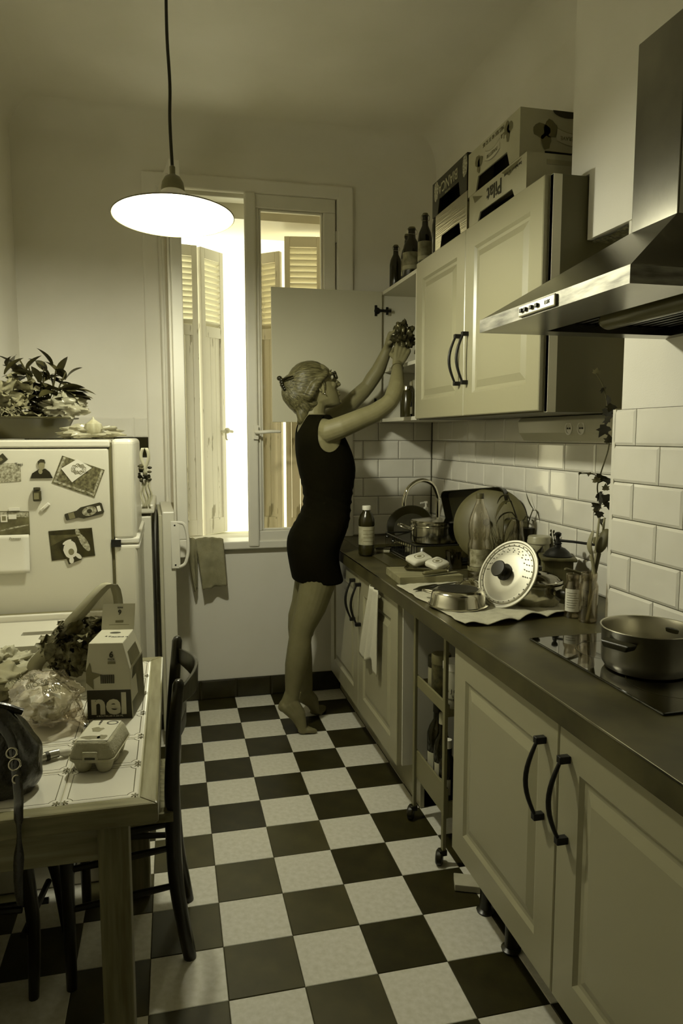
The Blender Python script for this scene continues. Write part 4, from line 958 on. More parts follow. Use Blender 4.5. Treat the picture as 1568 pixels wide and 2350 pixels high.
# scissors
sc_ = T('scissors', 'black handled scissors lying behind the dish brush', 'scissors', (1.04, -.36, ZT+.006), .6)
m_ = MB()
for s in (-1,1): m_.tube([(-.05+.024*math.cos(a*PI/6), s*.020+.015*math.sin(a*PI/6), .022+.01*s) for a in range(13)], .006, 8)
m_.build('handles', M_BLK, sc_)
m_ = MB(); m_.hexa([(-.028,-.008,.016),(.075,-.002,.008),(.075,.002,.008),(-.028,.008,.016)], [(-.028,-.008,.019),(.075,-.002,.010),(.075,.002,.010),(-.028,.008,.019)]); m_.build('blades', M_STEEL, sc_)
# soap dispenser
sd = T('soap_dispenser', 'pale soap pump bottle in the corner behind the tap', 'dispenser', (1.235, -.24, ZT+.004))
MB().lathe([(0,0),(.030,0),(.033,.006),(.033,.10),(.028,.125),(.012,.142),(.012,.150),(0,.15)], 24).build('bottle_body', mat('pale_soap', .34, .2), sd)
m_ = MB(); m_.lathe([(0,.15),(.013,.15),(.013,.166),(.005,.168),(.005,.186),(.010,.188),(.010,.198),(0,.2)], 16); m_.tube([(0,0,.193),(-.035,-.01,.190)], .005, 8); m_.build('pump', M_TRIM, sd)
# dish rack with the washing-up
dr_ = T('dish_rack', 'black wire dish rack under the washing-up beside the sink', 'rack', (1.09, -.80, ZT+.004))
m_ = MB(); X0, X1, Y0, Y1 = -.19, .17, -.25, .20
for z in (.012, .085):
    m_.tube([(X0,Y0,z),(X1,Y0,z),(X1,Y1,z),(X0,Y1,z),(X0,Y0,z)], .004, 8)
for k in range(15):
    y = Y0 + (Y1-Y0)*k/14; m_.tube([(X0,y,.085),(X0,y,.012),(X1,y,.012),(X1,y,.085)], .0022, 6)
m_.build('wire_frame', M_IRON, dr_)
m_ = MB(); m_.box(X0-.01,X1+.01,Y0-.02,Y1+.01,0,.008); m_.build('drip_tray', M_BLK, dr_, bevel=.003)
dp = T('baking_dish', 'dark upturned baking dish under the steel casserole in the rack', 'dish', (1.06, -.90, ZT+.018))
m_ = MB(); m_.loft([rr(.125,.075,.03,.0), rr(.118,.068,.03,.045), rr(.110,.060,.03,.055), rr(.02,.02,.01,.056)]); m_.build('dish_body', mat('dark_stoneware', .025, .3), dp)
# steel casserole with lid
cs_ = T('casserole', 'polished steel casserole with lid and loop handles on top of the dish rack', 'pot', (1.055, -.85, ZT+.0755))
MB().lathe([(0,.0),(.098,0),(.106,.006),(.1085,.02),(.1085,.072),(.1115,.074),(.1115,.079),(.1085,.079)], 56).build('pot_body', M_STEEL, cs_)
MB().lathe([(.1095,.079),(.1105,.082),(.1105,.096),(.104,.102),(.05,.106),(0,.107)], 56).build('lid', M_STEEL, cs_)
for s in (-1,1):
    m_ = MB(); dx, dy = (-.93, .36) if s < 0 else (.93, -.36); px_, py_ = -dy, dx
    m_.tube(spline([(dx*.104+px_*.032, dy*.104+py_*.032, .055), (dx*.150+px_*.034, dy*.150+py_*.034, .052+.02*(s<0)), (dx*.165, dy*.165, .052+.026*(s<0)), (dx*.150-px_*.034, dy*.150-py_*.034, .052+.02*(s<0)), (dx*.104-px_*.032, dy*.104-py_*.032, .055)], 6), .0055, 10); m_.build('loop_handle', M_STEEL, cs_)
# black frying pan behind
fp = T('frying_pan', 'black frying pan propped upright behind the steel casserole', 'pan', (1.03, -.585, ZT+.105), (R_(52), 0, R_(-30)))
MB().lathe([(0,0),(.085,0),(.110,.030),(.113,.034),(.109,.034),(.083,.004),(0,.004)], 40).build('pan_body', mat('black_nonstick', .012, .3), fp)
m_ = MB(); m_.tube([(.105,0,.030),(.16,0,.045),(.235,0,.055)], [.009,.011,.010], 10, flat=.6, round_end=True); m_.build('handle', M_BLK, fp)
# roasting tin leaning on the wall
A_, B_, C_ = Vector((1.046,-.703,1.056)), Vector((1.090,-.843,1.192)), Vector((1.236,-1.135,1.230))
ux = (C_-B_).normalized(); vy = (A_-B_); vy = (vy - ux*vy.dot(ux)).normalized(); nn = ux.cross(vy)
if nn.dot(Vector((-.108,-3.9,1.4)) - B_) < 0: nn = -nn
rt_ = T('roasting_tin', 'black roasting tin leaning on the tiles above the washing-up', 'tin', (0,0,0))
W2 = (C_-B_).length + .03; H2 = .27
rt_.matrix_basis = Matrix(((ux.x, vy.x, nn.x, B_.x), (ux.y, vy.y, nn.y, B_.y), (ux.z, vy.z, nn.z, B_.z), (0,0,0,1)))
m_ = MB(); ctr_ = lambda L_: [(x+W2/2-.012, y+H2/2, z) for x, y, z in L_]
m_.loft([ctr_(rr(W2/2-.018,H2/2-.018,.02,-.042)), ctr_(rr(W2/2-.012,H2/2-.012,.025,-.040)), ctr_(rr(W2/2,H2/2,.030,0)), ctr_(rr(W2/2-.004,H2/2-.004,.028,.001)), ctr_(rr(W2/2-.014,H2/2-.014,.024,-.036)), ctr_(rr(W2/2-.03,H2/2-.03,.02,-.038))])
m_.build('tin_body', mat('black_enamel', .008, .28), rt_)
# big dull round lid leaning behind the clear bottle
bl = T('splatter_cover', 'large dull round plastic cover standing on edge behind the clear bottle', 'cover', (1.205, -1.112, 1.068), (R_(74), 0, R_(-40)))
MB().lathe([(0,.030),(.05,.029),(.10,.022),(.14,.010),(.158,0),(.160,-.003),(.157,-.006),(.138,.005),(.09,.018),(0,.025)], 56).build('cover_shell', mat('dull_plastic', .095, .45, noise=(9,.2)), bl)
MB().lathe([(0,.050),(.014,.050),(.016,.046),(.010,.030),(0,.030)], 20).build('knob', M_BLK, bl)
# clear drinks bottle
cb = T('water_bottle', 'tall clear empty plastic bottle with torn label standing on the worktop', 'bottle', (1.045, -1.365, ZT))
M_PET = thin_glass('clear_plastic', .80, .9, .05, .12)
MB().lathe([(0,.012),(.020,.004),(.036,0),(.0425,.010),(.0425,.030),(.041,.034),(.0425,.038),(.0425,.140),(.040,.150),(.0385,.165),(.0415,.185),(.0425,.215),(.038,.245),(.027,.275),(.017,.298),(.0135,.31),(.0135,.326)], 36).build('body', M_PET, cb)
MB().lathe([(0,.339),(.0145,.339),(.0155,.336),(.0155,.318),(0,.318)], 24).build('cap', mat('grey_cap', .06, .5), cb)
MB().lathe([(.0428,.058),(.0428,.125)], 30, Matrix.Rotation(-2.9, 4, 'Z'), ang=3.6).build('label', mat('torn_label', .26, .6, noise=(60,.5)), cb)
MB().lathe([(.0426,.040),(.0426,.056)], 36).build('label_strip', mat('label_strip', .16, .5, noise=(70,.6)), cb)
# jar lid rings under the bottle + upturned glass bowl
gb = T('glass_bowl', 'small upturned glass bowl on the cloth behind the upturned pan', 'bowl', (.915, -1.575, ZT+.004))
MB().lathe([(.042,0),(.043,.004),(.040,.022),(.030,.036),(.018,.042),(.017,.046),(.020,.047),(0,.046)], 32).build('bowl_shell', thin_glass('greenish_glass', .55, .8, .05, .16), gb)
ld_ = T('preserving_jar_top', 'ringed metal jar lid balanced beside the foot of the clear bottle', 'lid', (.945, -1.475, ZT+.004))
m_ = MB(); m_.lathe([(0,.010),(.008,.010)], 24)
for r in (.010,.018,.026): m_.lathe([(r,.010),(r+.002,.012),(r+.006,.010)], 32)
m_.lathe([(.032,.010),(.038,.010),(.040,.007),(.040,0),(.038,0)], 32); m_.build('lid_disc', M_BRUSH, ld_)
# tumbler
gs = T('tumbler', 'clear drinking glass standing behind the chopping board', 'glass', (1.045, -1.115, ZT))
MB().lathe([(0,.006),(.030,.006),(.036,.076),(.038,.076),(.034,.002),(.030,0),(0,0)], 32).build('glass_body', thin_glass('smoky_glass', .50, .8, .04, .14), gs)
# chopping board with butter, knife
cbd = MB().box(-.125,.125,-.108,.108,0,.030).build('chopping_board', mat('board_wood', .20, .55, noise=(6,.3,5,(1,10,10))), None, bevel=.002)
at(cbd, (.846,-1.290,ZT), (0,0,R_(-3))); tag(cbd, 'thick wooden chopping board at the worktop edge under the cheese dish', 'chopping board')
tr_ = T('cheese_dish', 'flat dark dish with two wrapped packets on the chopping board', 'dish', (.872, -1.262, ZT+.030), R_(-28))
m_ = MB(); m_.loft([rr(.080,.052,.016,0), rr(.088,.060,.020,.011), rr(.086,.058,.019,.012), rr(.078,.050,.015,.003), rr(.03,.02,.01,.003)]); m_.build('dish_body', mat('dark_glass_dish', .06, .15), tr_)
M_WRAP = mat('white_waxed_paper', .62, .35)
for k, (nm, x, y, z, r, rx, sx) in enumerate((('left hand wrapped cheese packet with an oval crest, the higher one', .846, -1.235, ZT+.068, R_(20), R_(16), 1), ('right hand wrapped cheese packet with a round crest, the lower one', .898, -1.300, ZT+.058, R_(30), R_(14), .85))):
    p = T('cheese_packet', nm, 'packet', (x, y, z), (rx, R_(-8), r), 'wrapped cheese packets')
    m_ = MB(); m_.loft([rr(.042*sx,.030,.010,-.012), rr(.048*sx,.034,.012,-.006), rr(.048*sx,.034,.012,.006), rr(.042*sx,.029,.012,.012), rr(.01,.01,.004,.0125)]); m_.build('wrapper', M_WRAP, p, sharp=60)
    m_ = MB(); m_.lathe([(.020,.0131),(.0175,.0131)], 28, sx=1.15, sy=.85); m_.lathe([(.010,.0131),(0,.0131)], 14, sx=1.1, sy=.7); m_.build('crest_print', M_GREY, p)
kn = T('kitchen_knife', 'knife with a wooden handle lying across the front of the chopping board', 'knife', (.880, -1.378, ZT+.031), R_(16))
m_ = MB(); m_.tube([(-.07,0,.012),(-.02,0,.012),(.03,0,.011)], [.011,.012,.009], 12, flat=.75, round_end=True); m_.build('handle', mat('knife_wood', .10, .5), kn)
m_ = MB(); m_.hexa([(.03,-.010,.010),(.17,-.002,.004),(.17,.010,.004),(.03,.010,.010)], [(.03,-.010,.012),(.17,-.002,.005),(.17,.010,.005),(.03,.010,.012)]); m_.build('blade', M_STEEL, kn)
MB().tube([(.028,0,.011),(.034,0,.011)], .0105, 12, flat=.8).build('ferrule', M_CHROME, kn)
k2 = T('kitchen_knife', 'black handled knife lying on the tea towel below the chopping board', 'knife', (.800, -1.500, ZT+.008), R_(23))
m_ = MB(); m_.tube([(-.085,0,.005),(-.05,0,.006),(.02,0,.007)], [.003,.013,.011], 12, flat=.5, round_end=True); m_.build('handle', M_BLK, k2)
m_ = MB(); m_.hexa([(.02,-.009,.004),(.15,-.001,.003),(.15,.010,.003),(.02,.010,.004)], [(.02,-.009,.006),(.15,-.001,.004),(.15,.010,.004),(.02,.010,.006)]); m_.build('blade', mat('dark_steel', .10, .3, metal=1), k2)
# tea towel spread along the edge
def clothf(u, v):
    near = Vector((.700,-1.40,0)).lerp(Vector((.720,-2.00,0)), v); far = Vector((1.02,-1.38,0)).lerp(Vector((1.16,-1.92,0)), v)
    q = near.lerp(far, u)
    q.x += .012*nz((v*7,u*3,2)); q.y += .014*nz((u*6,v*2,9))
    end = max(0, (v-.78)/.22)
    q.y -= end*(.05*math.sin(PI*min(1,u*1.1))*(.6+.4*math.sin(u*9)))*(.8)
    z = .0035 + .004*abs(nz((u*9,v*9,1))) + end*.018*abs(math.sin(u*13+1))*(1-abs(u-.45)*1.2 if abs(u-.45) < .8 else 0)
    return Vector((q.x, q.y, ZT + z))
m_ = MB(); m_.grid(60, 70, clothf); tw = m_.build('tea_towel', mat('cream_linen', .46, .9, noise=(40,.1), bump=(300,.3), sheen=.2), None, solid=.002); tag(tw, 'crumpled cream tea towel spread under the pans at the worktop edge', 'tea towel')
# upturned steel pan
ip = T('upturned_pan', 'stainless frying pan turned upside down on the tea towel', 'pan', (.795, -1.762, ZT+.008), R_(118))
MB().lathe([(.098,0),(.0985,.003),(.094,.005),(.090,.018),(.086,.040),(.079,.050),(.070,.053),(0,.053)], 56).build('pan_body', M_STEEL, ip)
MB().lathe([(0,.0535),(.066,.0535)], 40).build('base_disc', mat('worn_base', .09, .35, metal=.9, noise=(12,.4)), ip)
m_ = MB(); m_.tube(spline([(.092,-.010,.022),(.13,-.010,.024),(.155,0,.024),(.13,.010,.024),(.092,.010,.022)], 5), .0038, 8); m_.build('wire_handle', M_STEEL, ip)
# strainer lid
sl_ = T('strainer_lid', 'shiny perforated strainer lid with a black knob tilted against the saucepan', 'lid', (0,0,0))
nrm = Vector((-.83,-.31,.464)); xx = Vector((.35,-.94,0)); Mx = frame((.955,-1.79,.994), xx, nrm.cross(xx.normalized()), None); sl_.matrix_basis = Mx
if (Mx.to_3x3() @ Vector((0,0,1))).dot(nrm) < 0: sl_.matrix_basis = Mx @ Matrix.Rotation(PI, 4, 'X')
m_ = MB(); m_.lathe([(.118,-.004),(.1195,-.002),(.118,.001),(.112,.001),(.109,-.003),(.105,-.003),(.103,.003),(.098,.004),(.096,.001),(.092,.001),(.070,.009),(.05,.0115),(0,.0125)], 72); m_.build('lid_disc', mat('bright_steel', .46, .50, metal=1), sl_)
ho = MB(); me_rot = 1
for (r, n, z) in ((.100,30,.0045),(.088,26,.0032),(.081,24,.0060),(.074,20,.0085)):
    for k in range(n):
        a = 2*PI*k/n
        if r < .095 and math.sin(a) < -.15: continue
        ho.lathe([(0,.0006),(.0022,.0006)], 6, Matrix.Translation((r*math.cos(a), r*math.sin(a), z)))
o = ho.build('strainer_holes', M_INK, sl_); o['kind'] = 'stuff'
MB().lathe([(0,.012),(.028,.012),(.029,.016),(.016,.022),(.015,.034),(.026,.044),(.028,.048),(.026,.052),(0,.054)], 28).build('knob', M_BLK, sl_)
# saucepan with glass lid
sp2 = T('saucepan', 'stainless saucepan with a glass lid and black handle behind the strainer lid', 'pan', (1.052, -1.800, ZT+.006))
MB().lathe([(0,0),(.068,0),(.078,.008),(.084,.025),(.086,.050),(.086,.066),(.090,.068),(.090,.071),(.085,.071),(.083,.05),(.07,.012),(0,.008)], 56).build('pan_body', M_STEEL, sp2)
m_ = MB(); m_.tube(spline([(.030,-.082,.050),(.040,-.115,.052),(.062,-.165,.048),(.074,-.195,.040)], 5), [.007,.008,.010,.012,.0125,.013,.013,.013,.0135,.0135,.013,.013,.012,.012,.011,.010], 12, flat=1.3, round_end=True); m_.build('handle', M_BLK, sp2)
MB().tube([(.030,-.080,.050),(.036,-.102,.052)], .0085, 12).build('ferrule', M_CHROME, sp2)
gl_ = MB(); M_SG = thin_glass('lid_glass', .42, .8, .05, .16); gl_.lathe([(.084,.078),(.07,.094),(.045,.104),(.015,.108),(0,.108)], 40); g2 = gl_.build('glass_lid', M_SG, sp2)
MB().lathe([(.0835,.074),(.088,.076),(.0885,.081),(.0835,.082)], 48).build('lid_rim', M_STEEL, g2)
MB().lathe([(0,.106),(.012,.106),(.010,.112),(.020,.120),(.021,.126),(0,.128)], 24).build('lid_knob', M_BLK, g2)
# stock pot on the hob
pt = T('stock_pot', 'large open steel pot with black side handles standing on the hob', 'pot', (.985, -2.468, ZT+.0065))
MB().lathe([(0,0),(.085,0),(.094,.003),(.101,.014),(.103,.025),(.1045,.094),(.1075,.098),(.1085,.101),(.1075,.103),(.1045,.102),(.102,.094),(.100,.022),(.09,.010),(0,.008)], 72).build('pot_body', M_BRUSH, pt)
for a in (R_(180+20), R_(20)):
    m_ = MB(); ca, sa = math.cos(a), math.sin(a)
    def pol(r, t, z): return (r*ca - t*sa, r*sa + t*ca, z)
    m_.loft([[pol(.100+.0*k, t, z) for t, z in ((-.036,.068),(.036,.068),(.044,.084),(-.044,.084))] if k == 0 else [pol(.128, t, z) for t, z in ((-.030,.066),(.030,.066),(.038,.082),(-.038,.082))] for k in (0,1)], smooth=False)
    m_.build('side_handle', M_BLK, pt, bevel=.004, seg=3)
# coffee mill
ml = T('coffee_mill', 'old wooden coffee mill with an iron dome and crank handle against the tiles', 'coffee mill', (1.232, -1.625, ZT), R_(-24))
M_MILL = mat('mill_wood', .07, .5, noise=(5,.4,5,(10,10,1))); M_MILLF = mat('mill_front_wood', .13, .5, noise=(5,.3,5,(1,10,10)))
MB().box(-.050,.050,-.052,.052,.012,.118).build('box_body', M_MILL, ml, bevel=.002)
MB().box(-.060,.060,-.062,.062,0,.014).build('base_board', M_MILL, ml, bevel=.004)
MB().box(-.062,.062,-.064,.064,.118,.130).build('top_board', M_MILL, ml, bevel=.004)
dw = MB().box(-.0535,-.049,-.044,.044,.030,.108).build('drawer', M_MILLF, ml, bevel=.0015)
m_ = MB(); m_.lathe([(.016,0),(.016,.002),(.011,.003),(.011,0)], 24, Matrix.Translation((-.0535,0,.075)) @ Matrix.Rotation(-PI/2, 4, 'Y'), sx=.65); m_.build('drawer_knob', M_IRON, dw)
MB().lathe([(.050,.130),(.052,.133),(.046,.136),(.040,.146),(.026,.158),(.013,.163),(.012,.172),(.015,.176),(.009,.182),(.008,.192),(0,.194)], 32).build('iron_dome', M_IRON, ml)
m_ = MB(); m_.tube([(0,0,.186),(.05,-.018,.185),(.120,-.044,.180)], [.005,.0045,.005], 8); m_.lathe([(0,.176),(.006,.176),(.006,.198),(.011,.204),(.012,.212),(.006,.216),(0,.217)], 16); m_.build('crank', M_IRON, ml)
m_ = MB(); m_.lathe([(0,.0),(.007,.0),(.009,.012),(.006,.022),(0,.024)], 14, Matrix.Translation((.120,-.044,.184))); m_.build('crank_knob', M_MILLF, ml)
# jars of spoons
M_JAR = thin_glass('jar_glass', .84, .85, .04, .10)
def jar(label, loc, r, h):
    j = T('jar', label, 'jar', loc)
    MB().lathe([(0,.004),(r*.9,.004),(r*.95,.012),(r*.95,h*.72),(r*.72,h*.82),(r*.72,h*.88),(r*.80,h*.9),(r*.80,h),(r*.86,h),(r*.88,h*.97),(r*.84,h*.88),(r*.80,h*.83),(r,h*.74),(r,.006),(r*.92,0),(0,0)], 36).build('glass_body', M_JAR, j); return j
j1 = jar('small glass jar with a white written label beside the hob', (1.090, -1.968, ZT), .026, .135)
lb_ = MB(); lb_.lathe([(.0265,.022),(.0265,.092)], 16, Matrix.Rotation(R_(178), 4, 'Z'), ang=R_(125)); lb_.build('label', M_PAPER, j1)
for k in range(7): MB().lathe([(.0268,.034+.0075*k),(.0268,.0355+.0075*k)], 10, Matrix.Rotation(R_(196), 4, 'Z'), ang=R_(55+((k*37)%30))).build('written_line', M_GREY, j1)
j2 = jar('taller glass jar of wooden spoons by the corner of the chimney breast', (1.105, -2.028, ZT), .028, .150)
def spoon(label, pts, r, bowl, rot, cat='spoon', m=None, holes=0):
    s = T('wooden_spoon', label, cat, pts[0], 0, 'wooden utensils in the jar'); P_ = [Vector(p)-Vector(pts[0]) for p in pts]
    m_ = MB(); k = len(spline(P_, 5)); m_.tube(spline(P_, 5), [r*(1.15-.3*math.sin(PI*i/(k-1))) for i in range(k)], 10, flat=.8, round_end=True)
    m_.build('handle', m or mat('spoon_wood', .13, .6, noise=(20,.25,4,(4,4,1))), s); return s
WS1 = mat('pale_spoon_wood', .22, .6); WS2 = mat('dark_spoon_wood', .08, .6)
s = spoon('dark wooden spoon with a big oval bowl, tallest in the spoon jar', [(1.107,-2.024,ZT+.008),(1.125,-2.02,1.00),(1.142,-2.018,1.09)], .006, None, 0, m=WS2)
m_ = MB(); m_.ball((.046,.006,.235), (.014,.024,.040), 18, M=Matrix.Rotation(R_(22), 4, 'Y')); m_.build('spoon_bowl', WS2, s)
s = spoon('pale wooden fork with two prongs standing behind the spoons', [(1.112,-2.020,ZT+.008),(1.128,-2.008,1.02),(1.150,-1.999,1.10)], .006, None, 0, 'fork', WS1)
for t in (-1,1): MB().tube([(.038+.006*t,.021,.20),(.044+.009*t,.022,.25),(.048+.009*t,.022,.300)], [.007,.0055,.004], 8, flat=.6, round_end=True).build('prong', WS1, s)
s = spoon('pale curved wooden spatula at the left of the spoon jar', [(1.103,-2.030,ZT+.008),(1.128,-2.022,1.00),(1.118,-2.016,1.085)], .006, None, 0, 'spatula', WS1)
m_ = MB(); m_.tube(spline([(.014,.013,.195),(.006,.014,.225),(.016,.014,.262)], 5), [.007,.009,.011,.012,.012,.012,.011,.010,.009,.008,.006], 10, flat=.4, round_end=True); m_.build('spatula_blade', WS1, s)
s = spoon('thin wooden stick lying across the mouth of the small labelled jar', [(1.066,-1.965,ZT+.150),(1.09,-1.968,ZT+.144),(1.118,-1.972,ZT+.134)], .0065, None, 0, 'stick', WS2)
# plants by the tiles
M_POT = mat('dark_plant_pot', .02, .5)
def blade(mb, p, d, L_, w_, droop, n=8, up=.8, m=0):
    d = Vector((d[0], d[1], 0)).normalized(); s_ = Vector((-d.y, d.x, 0)); rings = []
    for k in range(n+1):
        t = k/n; q = Vector(p) + d*(L_*t*(1-.25*t)) + Vector((0,0,L_*(up*t - droop*t*t))); ww = w_*math.sin(PI*min(1,.12+.88*t))**.7*(1-.3*t)
        rings.append([q - s_*ww, q + Vector((0,0,-ww*.4)), q + s_*ww])
    mb.loft(rings, closed=False, cap=False, m=m)
def potted(label, loc, r, h, fn, n, seed, mname):
    p = T('potted_plant', label, 'plant', loc); random.seed(seed)
    MB().lathe([(0,0),(r*.72,0),(r*.95,h*.88),(r,h*.88),(r,h),(r*.9,h),(r*.88,h*.9),(0,h*.9)], 28).build('plant_pot', M_POT, p)
    for k in range(n):
        m_ = MB(); fn(m_, k); m_.build('leaf', _m[mname], p, solid=.0006)
    return p
mat('spider_leaf', .10, .5, noise=(30,.4)); mat('succulent_leaf', .035, .4, noise=(20,.4)); mat('grass_leaf', .10, .6)
def f_sp(mb, k): a = rnd(0,6.28); blade(mb, (rnd(-.02,.02), rnd(-.02,.02), .075), (math.cos(a), math.sin(a)), rnd(.09,.16), rnd(.003,.006), rnd(.7,1.3), up=rnd(.7,1.2))
potted('spider plant with thin striped leaves in a dark pot behind the strainer lid', (1.15,-1.43,ZT), .055, .085, f_sp, 60, 3, 'spider_leaf')
def f_gr(mb, k): a = rnd(0,6.28); blade(mb, (rnd(-.03,.03), rnd(-.03,.03), .09), (math.cos(a), math.sin(a)), rnd(.03,.10), .0015, rnd(0,.1), up=rnd(1.2,2.0), n=5)
potted('tuft of upright grass in a dark pot behind the clear bottle', (1.165,-1.305,ZT), .045, .095, f_gr, 70, 4, 'grass_leaf')
def f_su(mb, k): a = rnd(0,6.28); blade(mb, (rnd(-.02,.02), rnd(-.02,.02), .07), (math.cos(a), math.sin(a)), rnd(.05,.10), rnd(.012,.020), rnd(.2,.9), up=rnd(.6,1.2))
potted('dark broad-leaved plant in a dark pot beside the coffee mill', (1.215,-1.50,ZT), .048, .080, f_su, 26, 5, 'succulent_leaf')
wj = T('storage_jar', 'white lidded storage jar by the tiles behind the dark broad-leaved plant', 'jar', (1.295,-1.375,ZT))
MB().lathe([(0,0),(.038,0),(.041,.01),(.042,.14),(0,.14)], 32).build('jar_body', mat('white_jar', .36, .3), wj)
MB().lathe([(0,.166),(.040,.166),(.044,.160),(.044,.150),(.0455,.148),(.0455,.138),(.042,.137),(0,.137)], 32).build('jar_lid', mat('white_jar', .36, .3), wj)
vs_ = T('glass_vase', 'clear conical glass vase with a leafy cutting in front of the tiles', 'vase', (1.262,-1.262,ZT))
MB().lathe([(0,.004),(.050,.004),(.052,.02),(.024,.16),(.020,.21),(.023,.215)], 32).build('vase_body', M_JAR, vs_)
for (pts, L_, w_, d) in (([(0,0,.02),(-.01,-.01,.20),(-.05,-.03,.30)], .10, .016, (-1,-.2)), ([(0,0,.02),(-.005,0,.2),(-.03,.0,.25)], .09, .018, (-.7,.7)), ([(0,0,.02),(.0,-.01,.2),(-.045,-.03,.23)], .085, .017, (-.8,-.6)), ([(0,0,.02),(0,0,.2),(-.07,-.04,.325)], .06, .014, (-.5,.6))):
    m_ = MB(); m_.tube(spline(pts, 5), .0025, 6); m_.build('stem', M_LEAF, vs_)
    m_ = MB(); blade(m_, pts[-1], d, L_, w_, .9, up=.2); m_.build('leaf', mat('vase_leaf', .05, .4), vs_)
sh_ = T('seedling', 'thin seedling with drooping narrow leaves standing against the tiles', 'plant', (1.315,-1.245,ZT))
MB().lathe([(0,0),(.020,0),(.025,.16),(.027,.18),(.0,.18)], 20).build('plant_pot', M_POT, sh_)
st_ = [(0,0,.18),(.0,-.012,.22),(.006,-.028,.262)]
m_ = MB(); m_.tube(spline(st_, 5), .0025, 6); m_.build('stem', mat('seedling', .06, .5), sh_)
for (p, d, L_, w_, dr2, u_) in (((.006,-.028,.262),(-.3,.9),.055,.004,-.3,.9),((.004,-.022,.25),(.3,-.9),.06,.005,1.7,1.0),((0,-.010,.22),(-.2,.9),.05,.004,1.6,1.1),((0,-.010,.215),(.2,-.9),.04,.004,1.5,.9),((0,0,.20),(-.2,1),.07,.005,1.9,1.3)):
    m_ = MB(); blade(m_, p, d, L_, w_, dr2, up=u_); m_.build('leaf', mat('seedling', .06, .5), sh_, solid=.0006)
hb_ = T('dry_herbs', 'thin dark dried herb stems leaning on the tiles by the storage jar', 'herbs', (1.318,-1.452,ZT)); random.seed(6)
for k in range(4):
    m_ = MB(); pts = spline([(rnd(-.01,.01),rnd(-.01,.01),.0),(rnd(-.01,.01),rnd(-.01,.01),.09),(rnd(-.012,.012),rnd(-.02,.02),.18+rnd(0,.03))], 5); m_.tube(pts, .0018, 5)
    for q in pts[3:]: m_.ball(q+Vector((rnd(-.005,.005),rnd(-.005,.005),0)), (.004,.003,.006), 6)
    m_.build('stem', mat('herb', .03, .8), sh_ if False else hb_)
# ivy in the corner by the chimney breast
iv = T('ivy_vine', 'trailing ivy with dark lobed leaves in the corner beside the chimney breast', 'ivy', (1.17,-1.97,1.15)); random.seed(12)
vine = [(1.150,-1.955,1.632),(1.172,-1.965,1.588),(1.184,-1.97,1.522),(1.178,-1.97,1.483),(1.192,-1.972,1.417),(1.170,-1.968,1.33),(1.160,-1.968,1.284),(1.172,-1.97,1.23),(1.166,-1.97,1.204),(1.19,-1.985,1.12),(1.195,-2.0,1.0)]
m_ = MB(); m_.tube([q-Vector((1.17,-1.97,1.15)) for q in spline(vine, 6)], .0022, 6); m_.build('stem', mat('ivy_stem', .06, .6), iv)
m_ = MB(); m_.tube([Vector(q)-Vector((1.17,-1.97,1.15)) for q in spline([(1.168,-1.968,1.318),(1.14,-1.968,1.328),(1.098,-1.968,1.330)], 5)], .0015, 6); m_.build('stem', mat('ivy_stem', .06, .6), iv)
def ivy_leaf(name, m):
    mb = MB(); o = [(0,-.1),(.35,-.15),(.75,.05),(.55,.30),(.80,.62),(.38,.60),(0,1.15),(-.38,.60),(-.80,.62),(-.55,.30),(-.75,.05),(-.35,-.15)]
    mb.add([(0,.25,.06)] + [(x, y, -.05*abs(x)) for x, y in o], [(0,i+1,(i+1)%12+1) for i in range(12)], smooth=True); return mb.mesh(name, m, sharp=0)
IVD = ivy_leaf('leaf', mat('ivy_dark', .018, .4)); IVL = ivy_leaf('leaf', mat('ivy_pale', .12, .5))
spots = [(vine[0],.016,1),(vine[1],.018,0),(vine[2],.030,0),((1.176,-1.99,1.50),.030,0),((1.172,-1.985,1.47),.034,0),((1.188,-1.98,1.425),.022,0),((1.165,-1.985,1.322),.026,0),((1.185,-1.985,1.315),.024,0),((1.150,-1.98,1.305),.018,1),((1.155,-1.985,1.268),.026,0),((1.178,-1.985,1.262),.030,0),((1.168,-1.985,1.245),.028,0),((1.148,-1.985,1.238),.022,0),((1.16,-1.985,1.212),.020,0),((1.182,-1.98,1.28),.018,1),((1.150,-1.985,1.222),.014,1),((1.13,-1.97,1.332),.012,1),((1.10,-1.968,1.333),.009,1),((1.172,-1.985,1.19),.020,0),((1.192,-1.99,1.24),.024,0),((1.182,-1.98,1.558),.024,0),((1.190,-1.985,1.535),.022,0)]
for p, s, k in spots:
    o = piece('leaf', IVL if k else IVD, iv, Vector(p)-Vector((1.17,-1.97,1.15)), (R_(90)+rnd(-.6,.6), rnd(-.5,.5)+PI*(rnd(0,1)<.6), rnd(-.6,.6))); o.scale = [s]*3
# towel over the far cabinet door
def hang(u, v):
    top = Vector((XD-.012,-1.085,.826)).lerp(Vector((XD-.012,-1.235,.826)), u); bot = Vector((XD-.016,-.955,.500 - .035*0)).lerp(Vector((XD-.018,-1.205,.510)), u)
    q = top.lerp(bot, v); q.x += -.010*abs(math.sin(u*8+v*1.5)) - .004; q.z -= .02*math.sin(u*6)*v + (.045*v if u > .86 else 0); return q
m_ = MB(); m_.grid(30, 26, hang); ht = m_.build('hand_towel', mat('white_towelling', .56, .95, bump=(350,.3)), None, solid=.003); tag(ht, 'white hand towel hanging over the far base cabinet door', 'towel')
